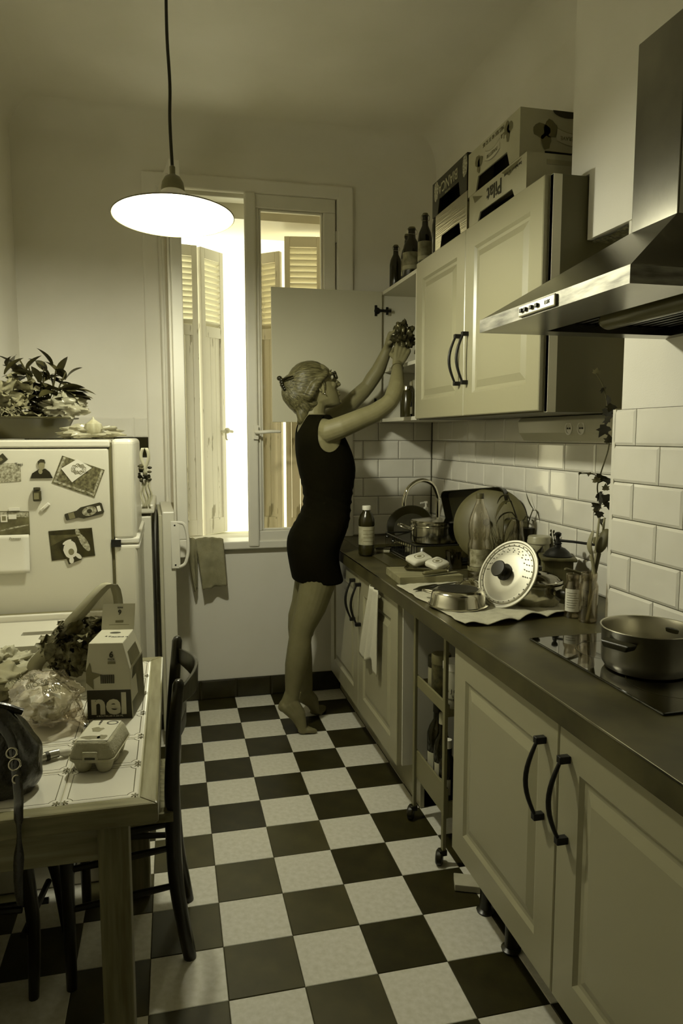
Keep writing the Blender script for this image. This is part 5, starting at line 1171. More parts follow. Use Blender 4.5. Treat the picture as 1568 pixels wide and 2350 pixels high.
# rags at the window sill
def ragf(p0, p1, q1, q0, seed):
    p0, p1, q1, q0 = map(Vector, (p0, p1, q1, q0))
    def f(u, v):
        q = p0.lerp(p1, u).lerp(q0.lerp(q1, u), v); q.y += -.012*math.sin(u*7+seed)*(.3+.7*v) - .008*nz((u*4,v*4,seed)); q.z += .006*nz((u*5,v*3,seed+4)) + .010*math.sin(PI*u)*(1-v); return q
    return f
M_RAG = mat('grey_dishcloth', .24, .95, noise=(9,.3,5), bump=(200,.3))
m_ = MB(); m_.grid(20, 22, ragf((.002,-.118,.905),(.147,-.112,.900),(.160,-.122,.654),(.036,-.128,.634), 1)); r1 = m_.build('dishcloth', M_RAG, None, solid=.003); tag(r1, 'grey dishcloth hanging from the window sill, the wider right-hand one', 'dishcloth', 'dishcloths on the sill')
m_ = MB(); m_.grid(14, 22, ragf((-.052,-.115,.908),(.010,-.122,.900),(.006,-.118,.640),(-.008,-.118,.622), 5)); r2 = m_.build('dishcloth', M_RAG, None, solid=.003); tag(r2, 'narrow pointed grey dishcloth hanging left of the wider one at the sill', 'dishcloth', 'dishcloths on the sill')
# ================================================================ on top of the wall cabinets
ZC2 = 2.2225
M_KRAFT = mat('pale_cardboard', .40, .7, noise=(6,.08)); M_KRAFTI = mat('brown_cardboard', .14, .8); M_BEET = mat('grey_beet_print', .13, .7)
def crate(label, y0, y1, z0, h, m, depth=.30, x=1.012, low=.35):
    """upturned fruit crate, long side towards the room; open slots along the bottom edge"""
    L_ = y1 - y0; c = thing('fruit_crate', label, 'crate', (x, y0, z0)); t = .005; lo = h*low
    b = MB()
    for xx in (0, depth-t): b.box(xx, xx+t, 0, L_, lo, h)
    for yy in (0, L_-t): b.box(t, depth-t, yy, yy+t, lo*.55, h)
    b.box(t, depth-t, t, L_-t, h-.03, h-.025)
    for xx in (0, depth-t):
        b.add([(xx,0,0),(xx+t,0,0),(xx+t,L_*.17,0),(xx,L_*.17,0),(xx,0,lo),(xx+t,0,lo),(xx+t,L_*.22,lo),(xx,L_*.22,lo)], [(0,3,2,1),(4,5,6,7),(0,1,5,4),(1,2,6,5),(2,3,7,6),(3,0,4,7)])
        b.add([(xx,L_*.83,0),(xx+t,L_*.83,0),(xx+t,L_,0),(xx,L_,0),(xx,L_*.78,lo),(xx+t,L_*.78,lo),(xx+t,L_,lo),(xx,L_,lo)], [(0,3,2,1),(4,5,6,7),(0,1,5,4),(1,2,6,5),(2,3,7,6),(3,0,4,7)])
    for yy in (0, L_-t):
        b.box(t, depth*.25, yy, yy+t, 0, lo*.55); b.box(depth*.75, depth-t, yy, yy+t, 0, lo*.55)
    b.build('crate_shell', m, c)
    b = MB(); b.box(.10, .11, t+.002, L_-t-.002, lo*.2, h*.9); b.build('slot_shade', mat('painted_slot_shade', .02, .9), c)  # near-black sheet added behind the slots, standing in for the shade inside
    for yy in (-.0006, L_*.0): pass
    return c
def side_text(c, s, size, y, z, m, flip=True, bold=0):
    # lettering on the long side (facing -x); upside down because the crate is upturned
    sg = -1 if flip else 1
    return text(s, size, c, frame((-.0012, y, z), (0, -sg, 0), (0, 0, sg)), m, bold=bold)
def beet(c, y, z, s, end=False):
    for k, (dy, dz, ry, rz) in enumerate(((0,0,.020,.016),(.022,.008,.017,.018),(.012,-.018,.012,.018))):
        q = blob(y+dy*s, z+dz*s, ry*s, rz*s, 14, wob=.35, seed=k+y*9)
        MB().add([(-.0012 if not end else yy, yy, zz) if not end else (yy, -.0012, zz) for yy, zz in q], [tuple(range(14))]).build('beet_print', M_BEET, c)
def banner(c, p0, ux_, s, words, size, end=False):
    # curved ribbon with words, upside down
    b = MB(); w_ = .046*s; h = .013*s; U = Vector(ux_); n_ = 10; N_ = Vector((-1,0,0)) if not end else Vector((0,-1,0))
    P_ = [Vector(p0) + U*(w_*(2*k/n_-1)) + Vector((0,0,-.010*s*(1-(2*k/n_-1)**2))) + N_*.0012 for k in range(n_+1)]
    b.loft([[p + Vector((0,0,-h)), p + Vector((0,0,h))] for p in P_], closed=False, cap=False); b.build('ribbon_print', mat('ribbon_pale', .46, .7), c)
    b = MB(); b.loft([[p + Vector((0,0,-h-.001)), p + Vector((0,0,-h+.0008))] for p in P_], closed=False, cap=False); b.loft([[p + Vector((0,0,h-.0008)), p + Vector((0,0,h+.001))] for p in P_], closed=False, cap=False); b.build('ribbon_edge', M_GREY, c)
    text(words, size, c, frame(Vector(p0)+N_*.0018+Vector((0,0,-.007*s)), tuple(-U), (0,0,-1)), M_GREY)
M_SILV = mat('silver_board', .55, .20, metal=1, bump=(30, .12, (.2, .2, 6)))
M_DKBOX = mat('dark_printed_board', .020, .5)
sc1 = crate('silver foil covered crate at the bottom of the left crate stack', -1.268, -.930, ZC2, .150, M_SILV, .30)
sc2 = crate('dark lettered crate upside down on top of the silver crate', -1.262, -.890, ZC2+.151, .140, M_DKBOX, .30, low=.42)
side_text(sc2, 'BIANCA', .058, .195, .098, mat('pale_print', .34, .6), bold=.0006)
for yy in (.02, .325):
    q = blob(yy, .10, .022, .040, 14, wob=.3, seed=2)
    MB().add([(-.0012, a, b_) for a, b_ in q], [tuple(range(14))]).build('flower_print', M_SPECK, sc2)
side_text(sc2, 'DELIZIOSA', .012, .195, .062, mat('pale_print', .34, .6))
pil = crate('pale lettered crate upside down at the bottom of the right stack', -1.742, -1.290, ZC2, .118, M_KRAFT, .33, low=.30)
side_text(pil, 'Pilat', .070, .235, .076, M_INK, bold=.0012); side_text(pil, 'Les balcons du mont', .015, .095, .096, M_INK)
for q in ([(.03,.112),(.18,.112),(.12,.085)], [(.33,.085),(.42,.110),(.40,.080)]):
    MB().add([(-.0012, a, b_) for a, b_ in q], [(0,1,2)]).build('hill_print', M_BEET, pil)
# its camera-facing end with taped flaps
MB().box(.07,.25,-.0012,0,.085,.100).build('tape', mat('tape', .30, .4), pil); MB().box(.20,.33,-.0012,0,.104,.114).build('dark_slot', M_INK, pil)
bet = crate('pale beetroot crate upside down on top of the right stack', -1.690, -1.275, ZC2+.119, .155, M_KRAFT, .36, low=.32)
bet.rotation_euler = (0, 0, 0)
beet(bet, .305, .095, 1.1); beet(bet, .07, .118, 1.1); banner(bet, (0,.205,.098), (0,1,0), 1.25, 'BETTERAVE', .017)
side_text(bet, 'MES SIX 40 11 52 05', .020, .20, .140, M_BEET); side_text(bet, 'La', .030, .125, .112, M_GREY)
beet(bet, .075, .085, 1.5, True); banner(bet, (.20,0,.082), (1,0,0), 1.5, 'LA BETTERAVE', .017, True)
m_ = MB(); m_.add([(.17+.055*math.cos(PI+PI*k/14), -.0012, .1552+.022*math.sin(PI+PI*k/14)) for k in range(15)], [tuple(range(15))]); m_.build('hand_hole', M_INK, bet)
# swing-top bottles
M_BOT = mat('brown_bottle_glass', .010, .10, spec=.6); 
def swing(label, loc, r, h, lab=True, rot=0):
    b = thing('swing_top_bottle', label, 'bottle', loc, rot, 'swing-top bottles on the cabinet')
    MB().lathe([(0,0),(r*.9,0),(r,.006),(r,h*.55),(r*.86,h*.66),(r*.45,h*.78),(r*.38,h*.93),(r*.42,h*.935),(r*.42,h*.955),(0,h*.955)], 28).build('bottle_body', M_BOT, b)
    if lab:
        MB().lathe([(r*1.01,h*.16),(r*1.01,h*.50)], 24, Matrix.Rotation(R_(120), 4, 'Z'), ang=R_(230)).build('label', mat('beer_label', .16, .5, noise=(26,.6)), b)
        MB().lathe([(r*1.02,h*.18),(r*1.02,h*.25)], 24, Matrix.Rotation(R_(130), 4, 'Z'), ang=R_(210)).build('label_band', mat('label_band', .30, .5), b)
    MB().lathe([(0,h*.955),(r*.40,h*.955),(r*.44,h*.97),(r*.36,h*.995),(0,h)], 18).build('stopper', mat('ceramic_stopper', .10, .4), b)
    m_ = MB()
    for s in (-1,1): m_.tube(spline([(s*r*.42,0,h*.97),(s*r*.60,-.004,h*.93),(s*r*.52,-.010,h*.86)], 4), .0015, 6)
    m_.tube([(-r*.52,-.010,h*.86),(0,-.018,h*.85),(r*.52,-.010,h*.86)], .0015, 6); m_.build('wire_bail', M_STEEL, b)
    return b
swing('dark unlabelled bottle nearest the window on the open cabinet', (1.055,-.235,2.2055), .032, .225, False)
swing('slim bottle with a wire stopper standing just behind the first dark one', (1.075,-.355,2.2055), .028, .250, True, .2)
swing('fat swing-top bottle with a pictured label in the middle of the row', (1.060,-.475,2.2055), .044, .250, True, .1)
swing('swing-top bottle with a tall plain label next to the silver crate', (1.062,-.660,2.2055), .033, .262, True, -.2)
swing('tall dark bottle half hidden behind the silver crate', (1.066,-.845,ZC2), .036, .255, False)

# ================================================================ inside the open cabinet
zb = 1.5355; zs = 1.8005
pk = thing('food_packet', 'grey food packet with large pale letters on the lower shelf of the open cabinet', 'packet', (1.075,-.625,zb), R_(-30))
MB().box(-.05,.05,-.02,.02,0,.175).build('packet_body', mat('packet_grey', .12, .5, noise=(12,.4)), pk, bevel=.004)
for k, s in enumerate('ZEBRE'[:4]): text(s, .030, pk, frame((-.018, -.0215, .150-.036*k), (0,0,-1) if False else (1,0,0), (0,0,1)), M_PAPER)
MB().box(-.03,.04,-.0215,-.0205,.012,.045).build('label', mat('pale_print', .34, .6), pk)
sb = thing('sauce_bottle', 'small dark sauce bottle with a white label at the front of the open cabinet', 'bottle', (1.048,-.560,zb))
MB().lathe([(0,0),(.015,0),(.016,.004),(.016,.06),(.011,.078),(.008,.09),(.008,.13),(0,.13)], 20).build('bottle_body', M_BOT, sb); MB().lathe([(.0163,.014),(.0163,.048)], 20).build('label', M_PAPER, sb); MB().lathe([(0,.138),(.010,.138),(.010,.118),(0,.118)], 16).build('cap', M_BLK, sb)
tn = thing('spice_tin', 'small dark tin behind the sauce bottle in the open cabinet', 'tin', (1.10,-.50,zb))
MB().lathe([(0,0),(.026,0),(.027,.003),(.027,.066),(.026,.069),(0,.069)], 24).build('tin_body', M_PHOTO, tn); MB().lathe([(.0275,.062),(.0275,.072),(0,.073)], 24).build('tin_lid', M_STEEL, tn)
for k, (x, y, r, h, lab) in enumerate(((1.11,-.62,.034,.20,'dark jar at the back of the lower cabinet shelf behind the lettered packet'), (1.07,-.40,.036,.16,'squat dark jar deep in the lower shelf of the open cabinet'), (1.15,-.30,.040,.19,'tall jar near the end panel inside the open cabinet'))):
    j = thing('preserve_jar', lab, 'jar', (x, y, zb)); MB().lathe([(0,0),(r*.94,0),(r,.006),(r,h*.8),(r*.85,h*.86),(0,h*.86)], 24).build('jar_body', mat('dark_contents', .03, .2), j); MB().lathe([(0,h),(r*.84,h),(r*.88,h*.97),(r*.88,h*.86),(0,h*.86)], 24).build('jar_lid', M_STEEL, j)
crumple('snack_packet', 'crumpled dark snack packet on the upper shelf of the open cabinet', 'packet', (1.11,-.60,zs+.075), (.06,.07,.075), mat('dark_foil', .03, .3, noise=(30,.7)), .4, 3, .4, 22, flat_z=-.073, seed=11)
crumple('snack_packet', 'pale crumpled packet at the back of the upper shelf of the open cabinet', 'packet', (1.20,-.47,zs+.085), (.07,.06,.085), mat('foil_grey', .12, .3, noise=(30,.6)), .4, 3, .1, 22, flat_z=-.083, seed=14)

# ================================================================ on the trolley
zt1, zt2 = .531, .179
def tub(label, x, y, r, h, bm, lm, lid=.2, cat='tub', name='food_tub'):
    t = thing(name, label, cat, (x, y, zt1)); MB().lathe([(0,0),(r*.96,0),(r,.004),(r,h*(1-lid)),(0,h*(1-lid))], 28).build('tub_body', bm, t)
    MB().lathe([(0,h),(r*.98,h),(r*1.03,h*.98),(r*1.03,h*(1-lid)),(0,h*(1-lid))], 28).build('tub_lid', lm, t); return t
a = tub('pale jar with a dark lid at the far end of the upper trolley shelf', .815, -1.540, .036, .120, mat('pale_jar', .30, .4), M_BLK, .32, 'jar', 'jam_jar')
b = tub('dark jar with a patterned label in the middle of the upper trolley shelf', .800, -1.610, .034, .150, mat('dark_label', .05, .4, noise=(40,.8)), mat('grey_lid', .10, .4), .22, 'jar', 'jam_jar')
c = tub('white tub with dark print at the near end of the upper trolley shelf', .812, -1.715, .043, .155, mat('white_tub', .50, .4), M_TRIM, .16)
for s, z, sz in (('BJORG', .062, .019), ('SEL', .044, .012), ('VERDURE', .033, .010)):
    for k, chh in enumerate(s):
        a_ = R_(-112) + (k-(len(s)-1)/2)*sz*.78/.0435; text(chh, sz, c, frame((.0437*math.cos(a_), .0437*math.sin(a_), z), (-math.sin(a_), math.cos(a_), 0), (0,0,1)), M_INK)
MB().lathe([(.0435,.085),(.0435,.112)], 12, Matrix.Rotation(R_(-115), 4, 'Z'), ang=R_(50)).build('print_patch', M_GREY, c)
tub('large dark tin at the back of the upper trolley shelf', .93, -1.70, .045, .19, M_PHOTOD, M_BLK, .15, 'tin', 'tea_tin')
def wine(label, x, y, r, h, cap, lab, hz=.62):
    b = thing('dark_bottle', label, 'bottle', (x, y, zt2), R_(rnd(-20,20)), 'dark bottles on the lower trolley shelf'); M_G = mat('dark_green_glass', .006, .08, spec=.6)
    MB().lathe([(0,0),(r*.92,0),(r,.006),(r,h*hz),(r*.8,h*(hz+.08)),(r*.42,h*(hz+.17)),(r*.38,h*.97),(r*.43,h*.975),(r*.43,h),(0,h)], 28).build('bottle_body', M_G, b)
    MB().lathe([(0,h+.004),(r*.46,h+.003),(r*.47,h*.88),(r*.40,h*.878)], 20).build('capsule', cap, b)
    if lab: MB().lathe([(r*1.01,h*.14),(r*1.01,h*.40)], 18, Matrix.Rotation(R_(170), 4, 'Z'), ang=R_(lab)).build('label', mat('wine_label', .46, .6), b)
    return b
wine('tall black bottle with a white label at the far end of the lower trolley shelf', .815, -1.545, .038, .300, M_BLK, 95)
wine('bottle with a pale screw cap and neck band, second on the lower trolley shelf', .806, -1.622, .033, .285, mat('pale_cap', .36, .4), 60, .58)
tb2 = wine('white capped bottle with a printed label behind the near trolley post', .800, -1.683, .030, .215, M_PAPER, 120, .60)
wine('glossy dark bottle with a ribbed cap nearest the camera on the lower trolley shelf', .842, -1.735, .037, .265, mat('grey_cap2', .20, .35), 0, .58)
wine('dark bottle standing at the back of the lower trolley shelf', .945, -1.70, .036, .305, M_BLK, 0)
# ================================================================ the woman
def fuse(mb, name, m, parent, voxel=.004, smooth=6, disp=None, keep=None):
    """one continuous skin from overlapping closed tubes"""
    me = mb.mesh('tmp', m, sharp=0); o = bpy.data.objects.new('tmp', me); col.objects.link(o)
    r = o.modifiers.new('r', 'REMESH'); r.mode = 'VOXEL'; r.voxel_size = voxel; r.use_smooth_shade = True
    if smooth:
        s = o.modifiers.new('s', 'SMOOTH'); s.iterations = smooth; s.factor = .5
    dg = bpy.context.evaluated_depsgraph_get(); me2 = bpy.data.meshes.new_from_object(o.evaluated_get(dg)); bpy.data.objects.remove(o); bpy.data.meshes.remove(me)
    if disp:
        ns = [v.normal.copy() for v in me2.vertices]
        for v, n in zip(me2.vertices, ns): v.co = v.co + n * disp(v.co)
    me2.name = name; me2.materials.clear(); me2.materials.append(m)
    me2.polygons.foreach_set('use_smooth', [True]*len(me2.polygons)); me2.update()
    w_ = bpy.data.objects.new(name, me2); col.objects.link(w_); w_.parent = parent; return w_
M_SKIN = mat('skin', .165, .5, noise=(30, .06, 5), spec=.35)
wo = thing('person', 'barefoot woman in a short black sleeveless dress on tiptoe reaching into the open cabinet', 'person', (.48, -.50, 0))
O_ = Vector((.48, -.50, 0)); LC = lambda p: Vector(p) - O_
B = MB()
def tb(pts, r, n=18, flat=1.0, up=None, sp=0):
    P_ = [LC(p) for p in pts]; B.tube(P_, r, n, flat=flat, up=up, round_end=True)
TOR = [(1.474,.482,.672,.150),(1.423,.476,.705,.158),(1.34,.48,.742,.148),(1.277,.492,.752,.140),(1.214,.507,.741,.130),(1.151,.519,.732,.122),(1.098,.512,.724,.126),(1.046,.486,.722,.142),(.994,.452,.708,.158),(.942,.432,.684,.168),(.888,.434,.662,.172),(.835,.442,.664,.170),(.77,.454,.680,.164),(.737,.458,.678,.160)]
YC = -.53
def ring(z, b, f, hw, off=0, n=40, tilt=0, e=2.3):
    cx, rx = (b+f)/2, (f-b)/2 + off; out = []
    for i in range(n):
        a = 2*PI*i/n; c, s = math.cos(a), math.sin(a)
        x = math.copysign(abs(c)**(2/e), c)*rx; y = math.copysign(abs(s)**(2/e), s)*(hw+off)
        out.append(LC((cx + x, YC + y, z + tilt*x)))
    return out
sh_rings = [ring(1.545,.505,.612,.060), ring(1.520,.495,.635,.095), ring(1.498,.488,.655,.128)]
B.loft(sh_rings + [ring(*t) for t in TOR[:11]] + [ring(.85,.45,.665,.150), ring(.82,.48,.64,.12)])
# neck and head
tb([(.548,YC,1.50),(.556,YC,1.56),(.566,YC,1.62),(.578,YC,1.66)], [.066,.056,.053,.055])
HT = R_(21); HF = Vector((math.cos(HT), .06, math.sin(HT))).normalized(); HU = Vector((-math.sin(HT), 0, math.cos(HT))); HU = (HU - HF*HU.dot(HF)).normalized(); HS = HU.cross(HF)   # HS: her left
H0 = Vector((.569, YC, 1.668)) - O_
def hp(f, s, u): return H0 + HF*f + HS*s + HU*u
HR = [(-.112,.076,.040,.022),(-.104,.086,.015,.036),(-.088,.090,-.025,.048),(-.062,.091,-.066,.060),(-.032,.090,-.086,.067),(0,.090,-.094,.071),(.026,.089,-.098,.073),(.045,.094,-.098,.073),(.066,.091,-.096,.071),(.092,.074,-.084,.063),(.114,.046,-.058,.046),(.127,.012,-.026,.020)]
def hring(u, f, b, hw, n=36):
    cx, rx = (f+b)/2, (f-b)/2
    return [hp(cx + rx*math.cos(2*PI*i/n), hw*math.copysign(abs(math.sin(2*PI*i/n))**.92, math.sin(2*PI*i/n)), u) for i in range(n)]
B.loft([hring(*r) for r in HR])
def hb(f, s, u, r, n=14, M=None): B.ball(hp(f, s, u), r, n, M=M)
B.tube([hp(.088,0,.030), hp(.098,0,.010), hp(.108,0,-.010), hp(.113,0,-.020)], [.008,.009,.011,.0115], 12, round_end=True)       # nose
for s in (-1, 1):
    hb(.100, s*.010, -.024, .009); hb(.070, s*.030, -.012, (.024,.020,.020)); hb(.083, s*.028, .044, (.012,.020,.007))
    # ear: rim and lobe
    B.tube([hp(.004+.013*math.cos(a), s*(.073+.006*math.sin(a*.5)), .002+.027*math.sin(a)-.004*math.cos(a)) for a in [R_(x) for x in range(-60, 250, 30)]], .0050, 8, round_end=True)
    hb(.003, s*.071, 0, (.013,.005,.022)); hb(.008, s*.073, -.027, (.008,.005,.010))
hb(.095, 0, -.052, (.009,.020,.0065)); hb(.093, 0, -.066, (.010,.018,.0075)); hb(.082, 0, -.098, (.017,.020,.014)); hb(.088, 0, -.040, (.010,.016,.008))
# legs on tiptoe
tb([(.548,-.605,.95),(.555,-.612,.85),(.556,-.612,.74),(.523,-.608,.625),(.488,-.603,.54),(.474,-.602,.49),(.462,-.602,.41),(.450,-.598,.34),(.441,-.593,.27),(.434,-.590,.20),(.428,-.589,.160)],
   [.090,.092,.086,.073,.060,.055,.056,.053,.044,.035,.033], 24)
tb([(.562,-.448,.95),(.570,-.446,.85),(.560,-.442,.72),(.528,-.432,.60),(.500,-.422,.53),(.497,-.415,.48),(.508,-.402,.38),(.522,-.390,.29),(.534,-.381,.20),(.540,-.376,.135)],
   [.090,.092,.085,.070,.059,.055,.056,.049,.039,.034], 24)
tb([(.478,-.601,.565),(.508,-.602,.53),(.500,-.602,.50)], [.045,.034,.038]); tb([(.498,-.425,.55),(.526,-.422,.515),(.52,-.418,.49)], [.044,.032,.036])    # knees
def foot(heel, ank, ball, y, sgn):
    """raised heel, weight on the ball: sole line heel > ball, instep line ankle > ball, toes flat on the floor"""
    heel, ank, ball = Vector(heel), Vector(ank), Vector(ball)
    tb([ank + Vector((0,0,.03)), ank*.5 + heel*.5, heel], [.032,.032,.028], 18)                 # heel cord
    for t in (-1, 0, 1):                                                                        # three lengthwise fills make one broad wedge
        b_ = ball + Vector((0, t*.026, -.001*abs(t))); h_ = heel + Vector((.004, t*.012, 0)); a_ = ank + Vector((.004, t*.008, -.012))
        tb([h_, h_*.5 + b_*.5 + Vector((.008,0,.010)), b_], [.025,.026,.0195], 14)
        tb([a_, a_*.5 + b_*.5 + Vector((.012,0,.010)), b_], [.029,.026,.0185], 14)
        tb([(h_+a_)*.5, (h_+a_)*.25 + b_*.5 + Vector((.008,0,.008)), b_], [.027,.027,.019], 14)
    for k in range(5):
        t = k/4; yy = y + sgn*(-.034 + .068*t); L_ = (.056,.054,.048,.041,.034)[k]; r = (.0125,.0100,.0095,.0092,.0090)[k]; x0 = ball.x - .010*t*t
        tb([(x0-.012, yy*.8+y*.2, .021), (x0+L_*.45, yy, .0185), (x0+L_*.8, yy, r+.004), (x0+L_, yy, r+.0005)], [r*1.25, r*1.02, r*1.05, r*.92], 12)
foot((.390,-.588,.138), (.428,-.589,.172), (.482,-.588,.0215), -.588, 1)
foot((.517,-.372,.092), (.540,-.375,.128), (.588,-.370,.0215), -.372, -1)
# arms
tb([(.566,-.600,1.475),(.606,-.672,1.462),(.660,-.696,1.486),(.722,-.706,1.512),(.808,-.713,1.548),(.862,-.716,1.584),(.884,-.716,1.605)], [.055,.056,.050,.047,.044,.040,.038], 20)
tb([(.880,-.716,1.596),(.900,-.702,1.632),(.922,-.678,1.672),(.945,-.620,1.735),(.958,-.580,1.768),(.964,-.560,1.783)], [.037,.040,.039,.031,.026,.025], 18, flat=.95)
tb([(.585,-.455,1.488),(.625,-.395,1.498),(.700,-.375,1.548),(.78,-.366,1.608),(.846,-.360,1.668),(.873,-.360,1.696)], [.054,.054,.047,.044,.040,.036], 20)
tb([(.868,-.360,1.690),(.893,-.368,1.730),(.919,-.385,1.773),(.940,-.415,1.835),(.953,-.430,1.875)], [.036,.038,.036,.029,.024], 18)
tb([(.56,-.56,1.47),(.60,-.53,1.44),(.62,-.50,1.46)], [.06,.07,.06])
def hand(W, K, bn, spread_dir, curl, grip, s=1.0):
    """wrist W to knuckle line K; bn: back-of-hand normal; fingers curl away from bn"""
    W, K, bn = Vector(W), Vector(K), Vector(bn); d = (K - W).normalized(); bn = (bn - d*bn.dot(d)).normalized(); wv = d.cross(bn) * spread_dir
    L_ = (K - W).length
    for t in (-1, -.33, .33, 1):
        tb([W + wv*.010*t, W.lerp(K, .5) + wv*.022*t, K + wv*.030*t], [.016,.0145,.0125], 12)
    for k in range(4):
        t = -1 + 2*k/3; p = K + wv*.031*t; ln = (.076,.084,.078,.062)[k]*s; dd = (d + wv*.10*t).normalized(); r = (.0088,.0090,.0086,.0078)[k]; pts = [p - dd*.01]; a = .25
        q = p
        for seg, (fr_, cu) in enumerate(((.44,curl[0]),(.31,curl[1]),(.25,curl[2]))):
            a += cu + .07*k*grip; v = dd*math.cos(a) - bn*math.sin(a); q = q + v*ln*fr_; pts.append(q)
        tb([tuple(x) for x in pts], [r*1.08, r, r*.95, r*.85], 10)
    th0 = W.lerp(K, .30) - wv*.024; v1 = (d*.55 - wv*.55 - bn*.55).normalized(); v2 = (d*.85 - bn*.55 + wv*.10).normalized()
    tb([tuple(th0 + wv*.012), tuple(th0 + v1*.034), tuple(th0 + v1*.034 + v2*.030), tuple(th0 + v1*.034 + v2*.054)], [.0155,.0125,.0100,.0085], 12)
hand((.965,-.558,1.786), (.996,-.545,1.862), (-.25,-.93,-.15), 1, (.45,.75,.55), 1)
hand((.953,-.430,1.876), (.972,-.462,1.945), (-.70,.68,.15), -1, (.40,.70,.5), 1)
fuse(B, 'body', M_SKIN, wo, .0034, 3)
# ---- dress
M_DRESS = mat('black_jersey', .003, .9, bump=(60, .15), spec=.06)
D_ = MB(); tw_ = .008
top = [ring(1.560,.508,.618,.075,.004), ring(1.530,.497,.640,.110,.006), ring(1.500,.490,.660,.140,.007)]
D_.loft(top + [ring(z, b, f, hw, tw_) for z, b, f, hw in TOR[:-1]] + [ring(.752,.456,.688,.162,.006), ring(.738,.458,.686,.161,.007, tilt=-.10)])
def cutter(mb):
    o = bpy.data.objects.new('cut', mb.mesh('cut', M_DRESS)); col.objects.link(o); return o
cuts = []
for s in (-1, 1):
    c = MB(); n = 32
    ra = []
    for yy in (.105, .30):
        ra.append([LC((.606 + .062*math.cos(2*PI*i/n) + (yy-.105)*.0, YC + s*yy, 1.457 + .088*math.sin(2*PI*i/n) + .010*math.cos(2*PI*i/n))) for i in range(n)])
    c.loft(ra); cuts.append(cutter(c))
c = MB(); c.ball(LC((.498, YC, 1.560)), (.085,.082,.108), 32); cuts.append(cutter(c))
c = MB(); c.ball(LC((.655, YC, 1.565)), (.075,.082,.105), 32); cuts.append(cutter(c))
c = MB(); c.box(.30-.48,.9-.48,-.3,.3,1.542,1.7); cuts.append(cutter(c))
me = D_.mesh('dress', M_DRESS, sharp=0); o = bpy.data.objects.new('d', me); col.objects.link(o)
sb_ = o.modifiers.new('sub', 'SUBSURF'); sb_.levels = 2; sb_.render_levels = 2
for k in cuts:
    b = o.modifiers.new('b', 'BOOLEAN'); b.object = k; b.operation = 'DIFFERENCE'; b.solver = 'EXACT'
dg = bpy.context.evaluated_depsgraph_get(); me2 = bpy.data.meshes.new_from_object(o.evaluated_get(dg)); bpy.data.objects.remove(o)
for k in cuts: bpy.data.objects.remove(k)
for v in me2.vertices:      # small drapes at the waist and hem
    p = v.co
    k = .0035*math.exp(-((p.z-1.12)/.10)**2)*math.sin(p.z*150 + p.x*60) + .0022*max(0, (1.0-p.z))*min(1,max(0,(p.z-.74)*20))*nz((p.x*22, p.y*22, p.z*3))
    v.co = p + v.normal*k
me2.materials.clear(); me2.materials.append(M_DRESS); me2.polygons.foreach_set('use_smooth', [True]*len(me2.polygons)); me2.set_sharp_from_angle(angle=R_(50)); me2.name = 'dress'
dress = bpy.data.objects.new('dress', me2); col.objects.link(dress); dress.parent = wo; dress['label'] = 'black sleeveless dress'
# ---- hair
def hair_mat(nt, p, tc):
    N = nt.nodes; L = nt.links
    at_ = N.new('ShaderNodeAttribute'); at_.attribute_name = 'strand'
    n = N.new('ShaderNodeTexNoise'); n.inputs['Scale'].default_value = 1.0; n.inputs['Detail'].default_value = 5; L.new(at_.outputs['Vector'], n.inputs[0])
    r = N.new('ShaderNodeValToRGB'); r.color_ramp.elements[0].position = .34; r.color_ramp.elements[1].position = .68
    r.color_ramp.elements[0].color = tint(.022); r.color_ramp.elements[1].color = tint(.125)
    L.new(n.outputs['Fac'], r.inputs[0]); L.new(r.outputs[0], p.inputs['Base Color'])
    b = N.new('ShaderNodeBump'); b.inputs['Strength'].default_value = .6; b.inputs['Distance'].default_value = .004; L.new(n.outputs['Fac'], b.inputs['Height']); L.new(b.outputs[0], p.inputs['Normal'])
M_HAIR = mat('fair_hair', .14, .42, build=hair_mat, spec=.4)
B = MB(); Rh = Matrix(((HF.x, HS.x, HU.x, 0), (HF.y, HS.y, HU.y, 0), (HF.z, HS.z, HU.z, 0), (0,0,0,1)))
def hball(f, s, u, r): B.ball(hp(f, s, u), r, 24, M=Rh)
hball(-.022, 0, .048, (.106,.083,.091)); hball(-.105,0,.058,(.052,.052,.048)); hball(-.062, 0, .010, (.078,.078,.086)); hball(-.102, 0, -.004, (.062,.060,.078)); hball(-.090, 0, -.052, (.056,.056,.050)); hball(-.128, 0, .012, (.042,.040,.056)); hball(-.105,0,.045,(.050,.052,.045))
hball(-.050, 0, -.055, (.046,.060,.044)); hball(-.062, 0, -.085, (.040,.050,.036))
for s in (-1, 1):
    B.tube([hp(.062, s*.050, .066), hp(.052, s*.066, .046), hp(.020, s*.075, .036), hp(-.020, s*.078, .015), hp(-.06, s*.066, -.02)], [.010,.014,.018,.022,.026], 12, round_end=True)
    B.tube([hp(.030, s*.073, .030), hp(.024, s*.0755, .004), hp(.020, s*.074, -.018)], [.008,.006,.003], 8, round_end=True)
B.tube([hp(-.060,-.01,-.060), LC((.500,YC-.02,1.572)), LC((.496,YC-.03,1.540)), LC((.488,YC-.035,1.512)), LC((.474,YC-.03,1.500))], [.046,.038,.030,.018,.006], 14, round_end=True)
B.tube([hp(-.060,.01,-.060), LC((.515,YC+.02,1.565)), LC((.505,YC+.02,1.535))], [.036,.024,.010], 14, round_end=True)
CLIP = hp(-.138, 0, .062)
def strand_uv(p):
    """direction round the clip: strands run from the hairline back to it"""
    q = p - CLIP; f, u, s_ = q.dot(HF), q.dot(HU), q.dot(HS); r = q.length + 1e-6
    az = math.atan2(s_, u + .3*f); el = math.acos(max(-1, min(1, (f*.9 + u*.2)/r)))
    return (az*16, el*16, r*9)
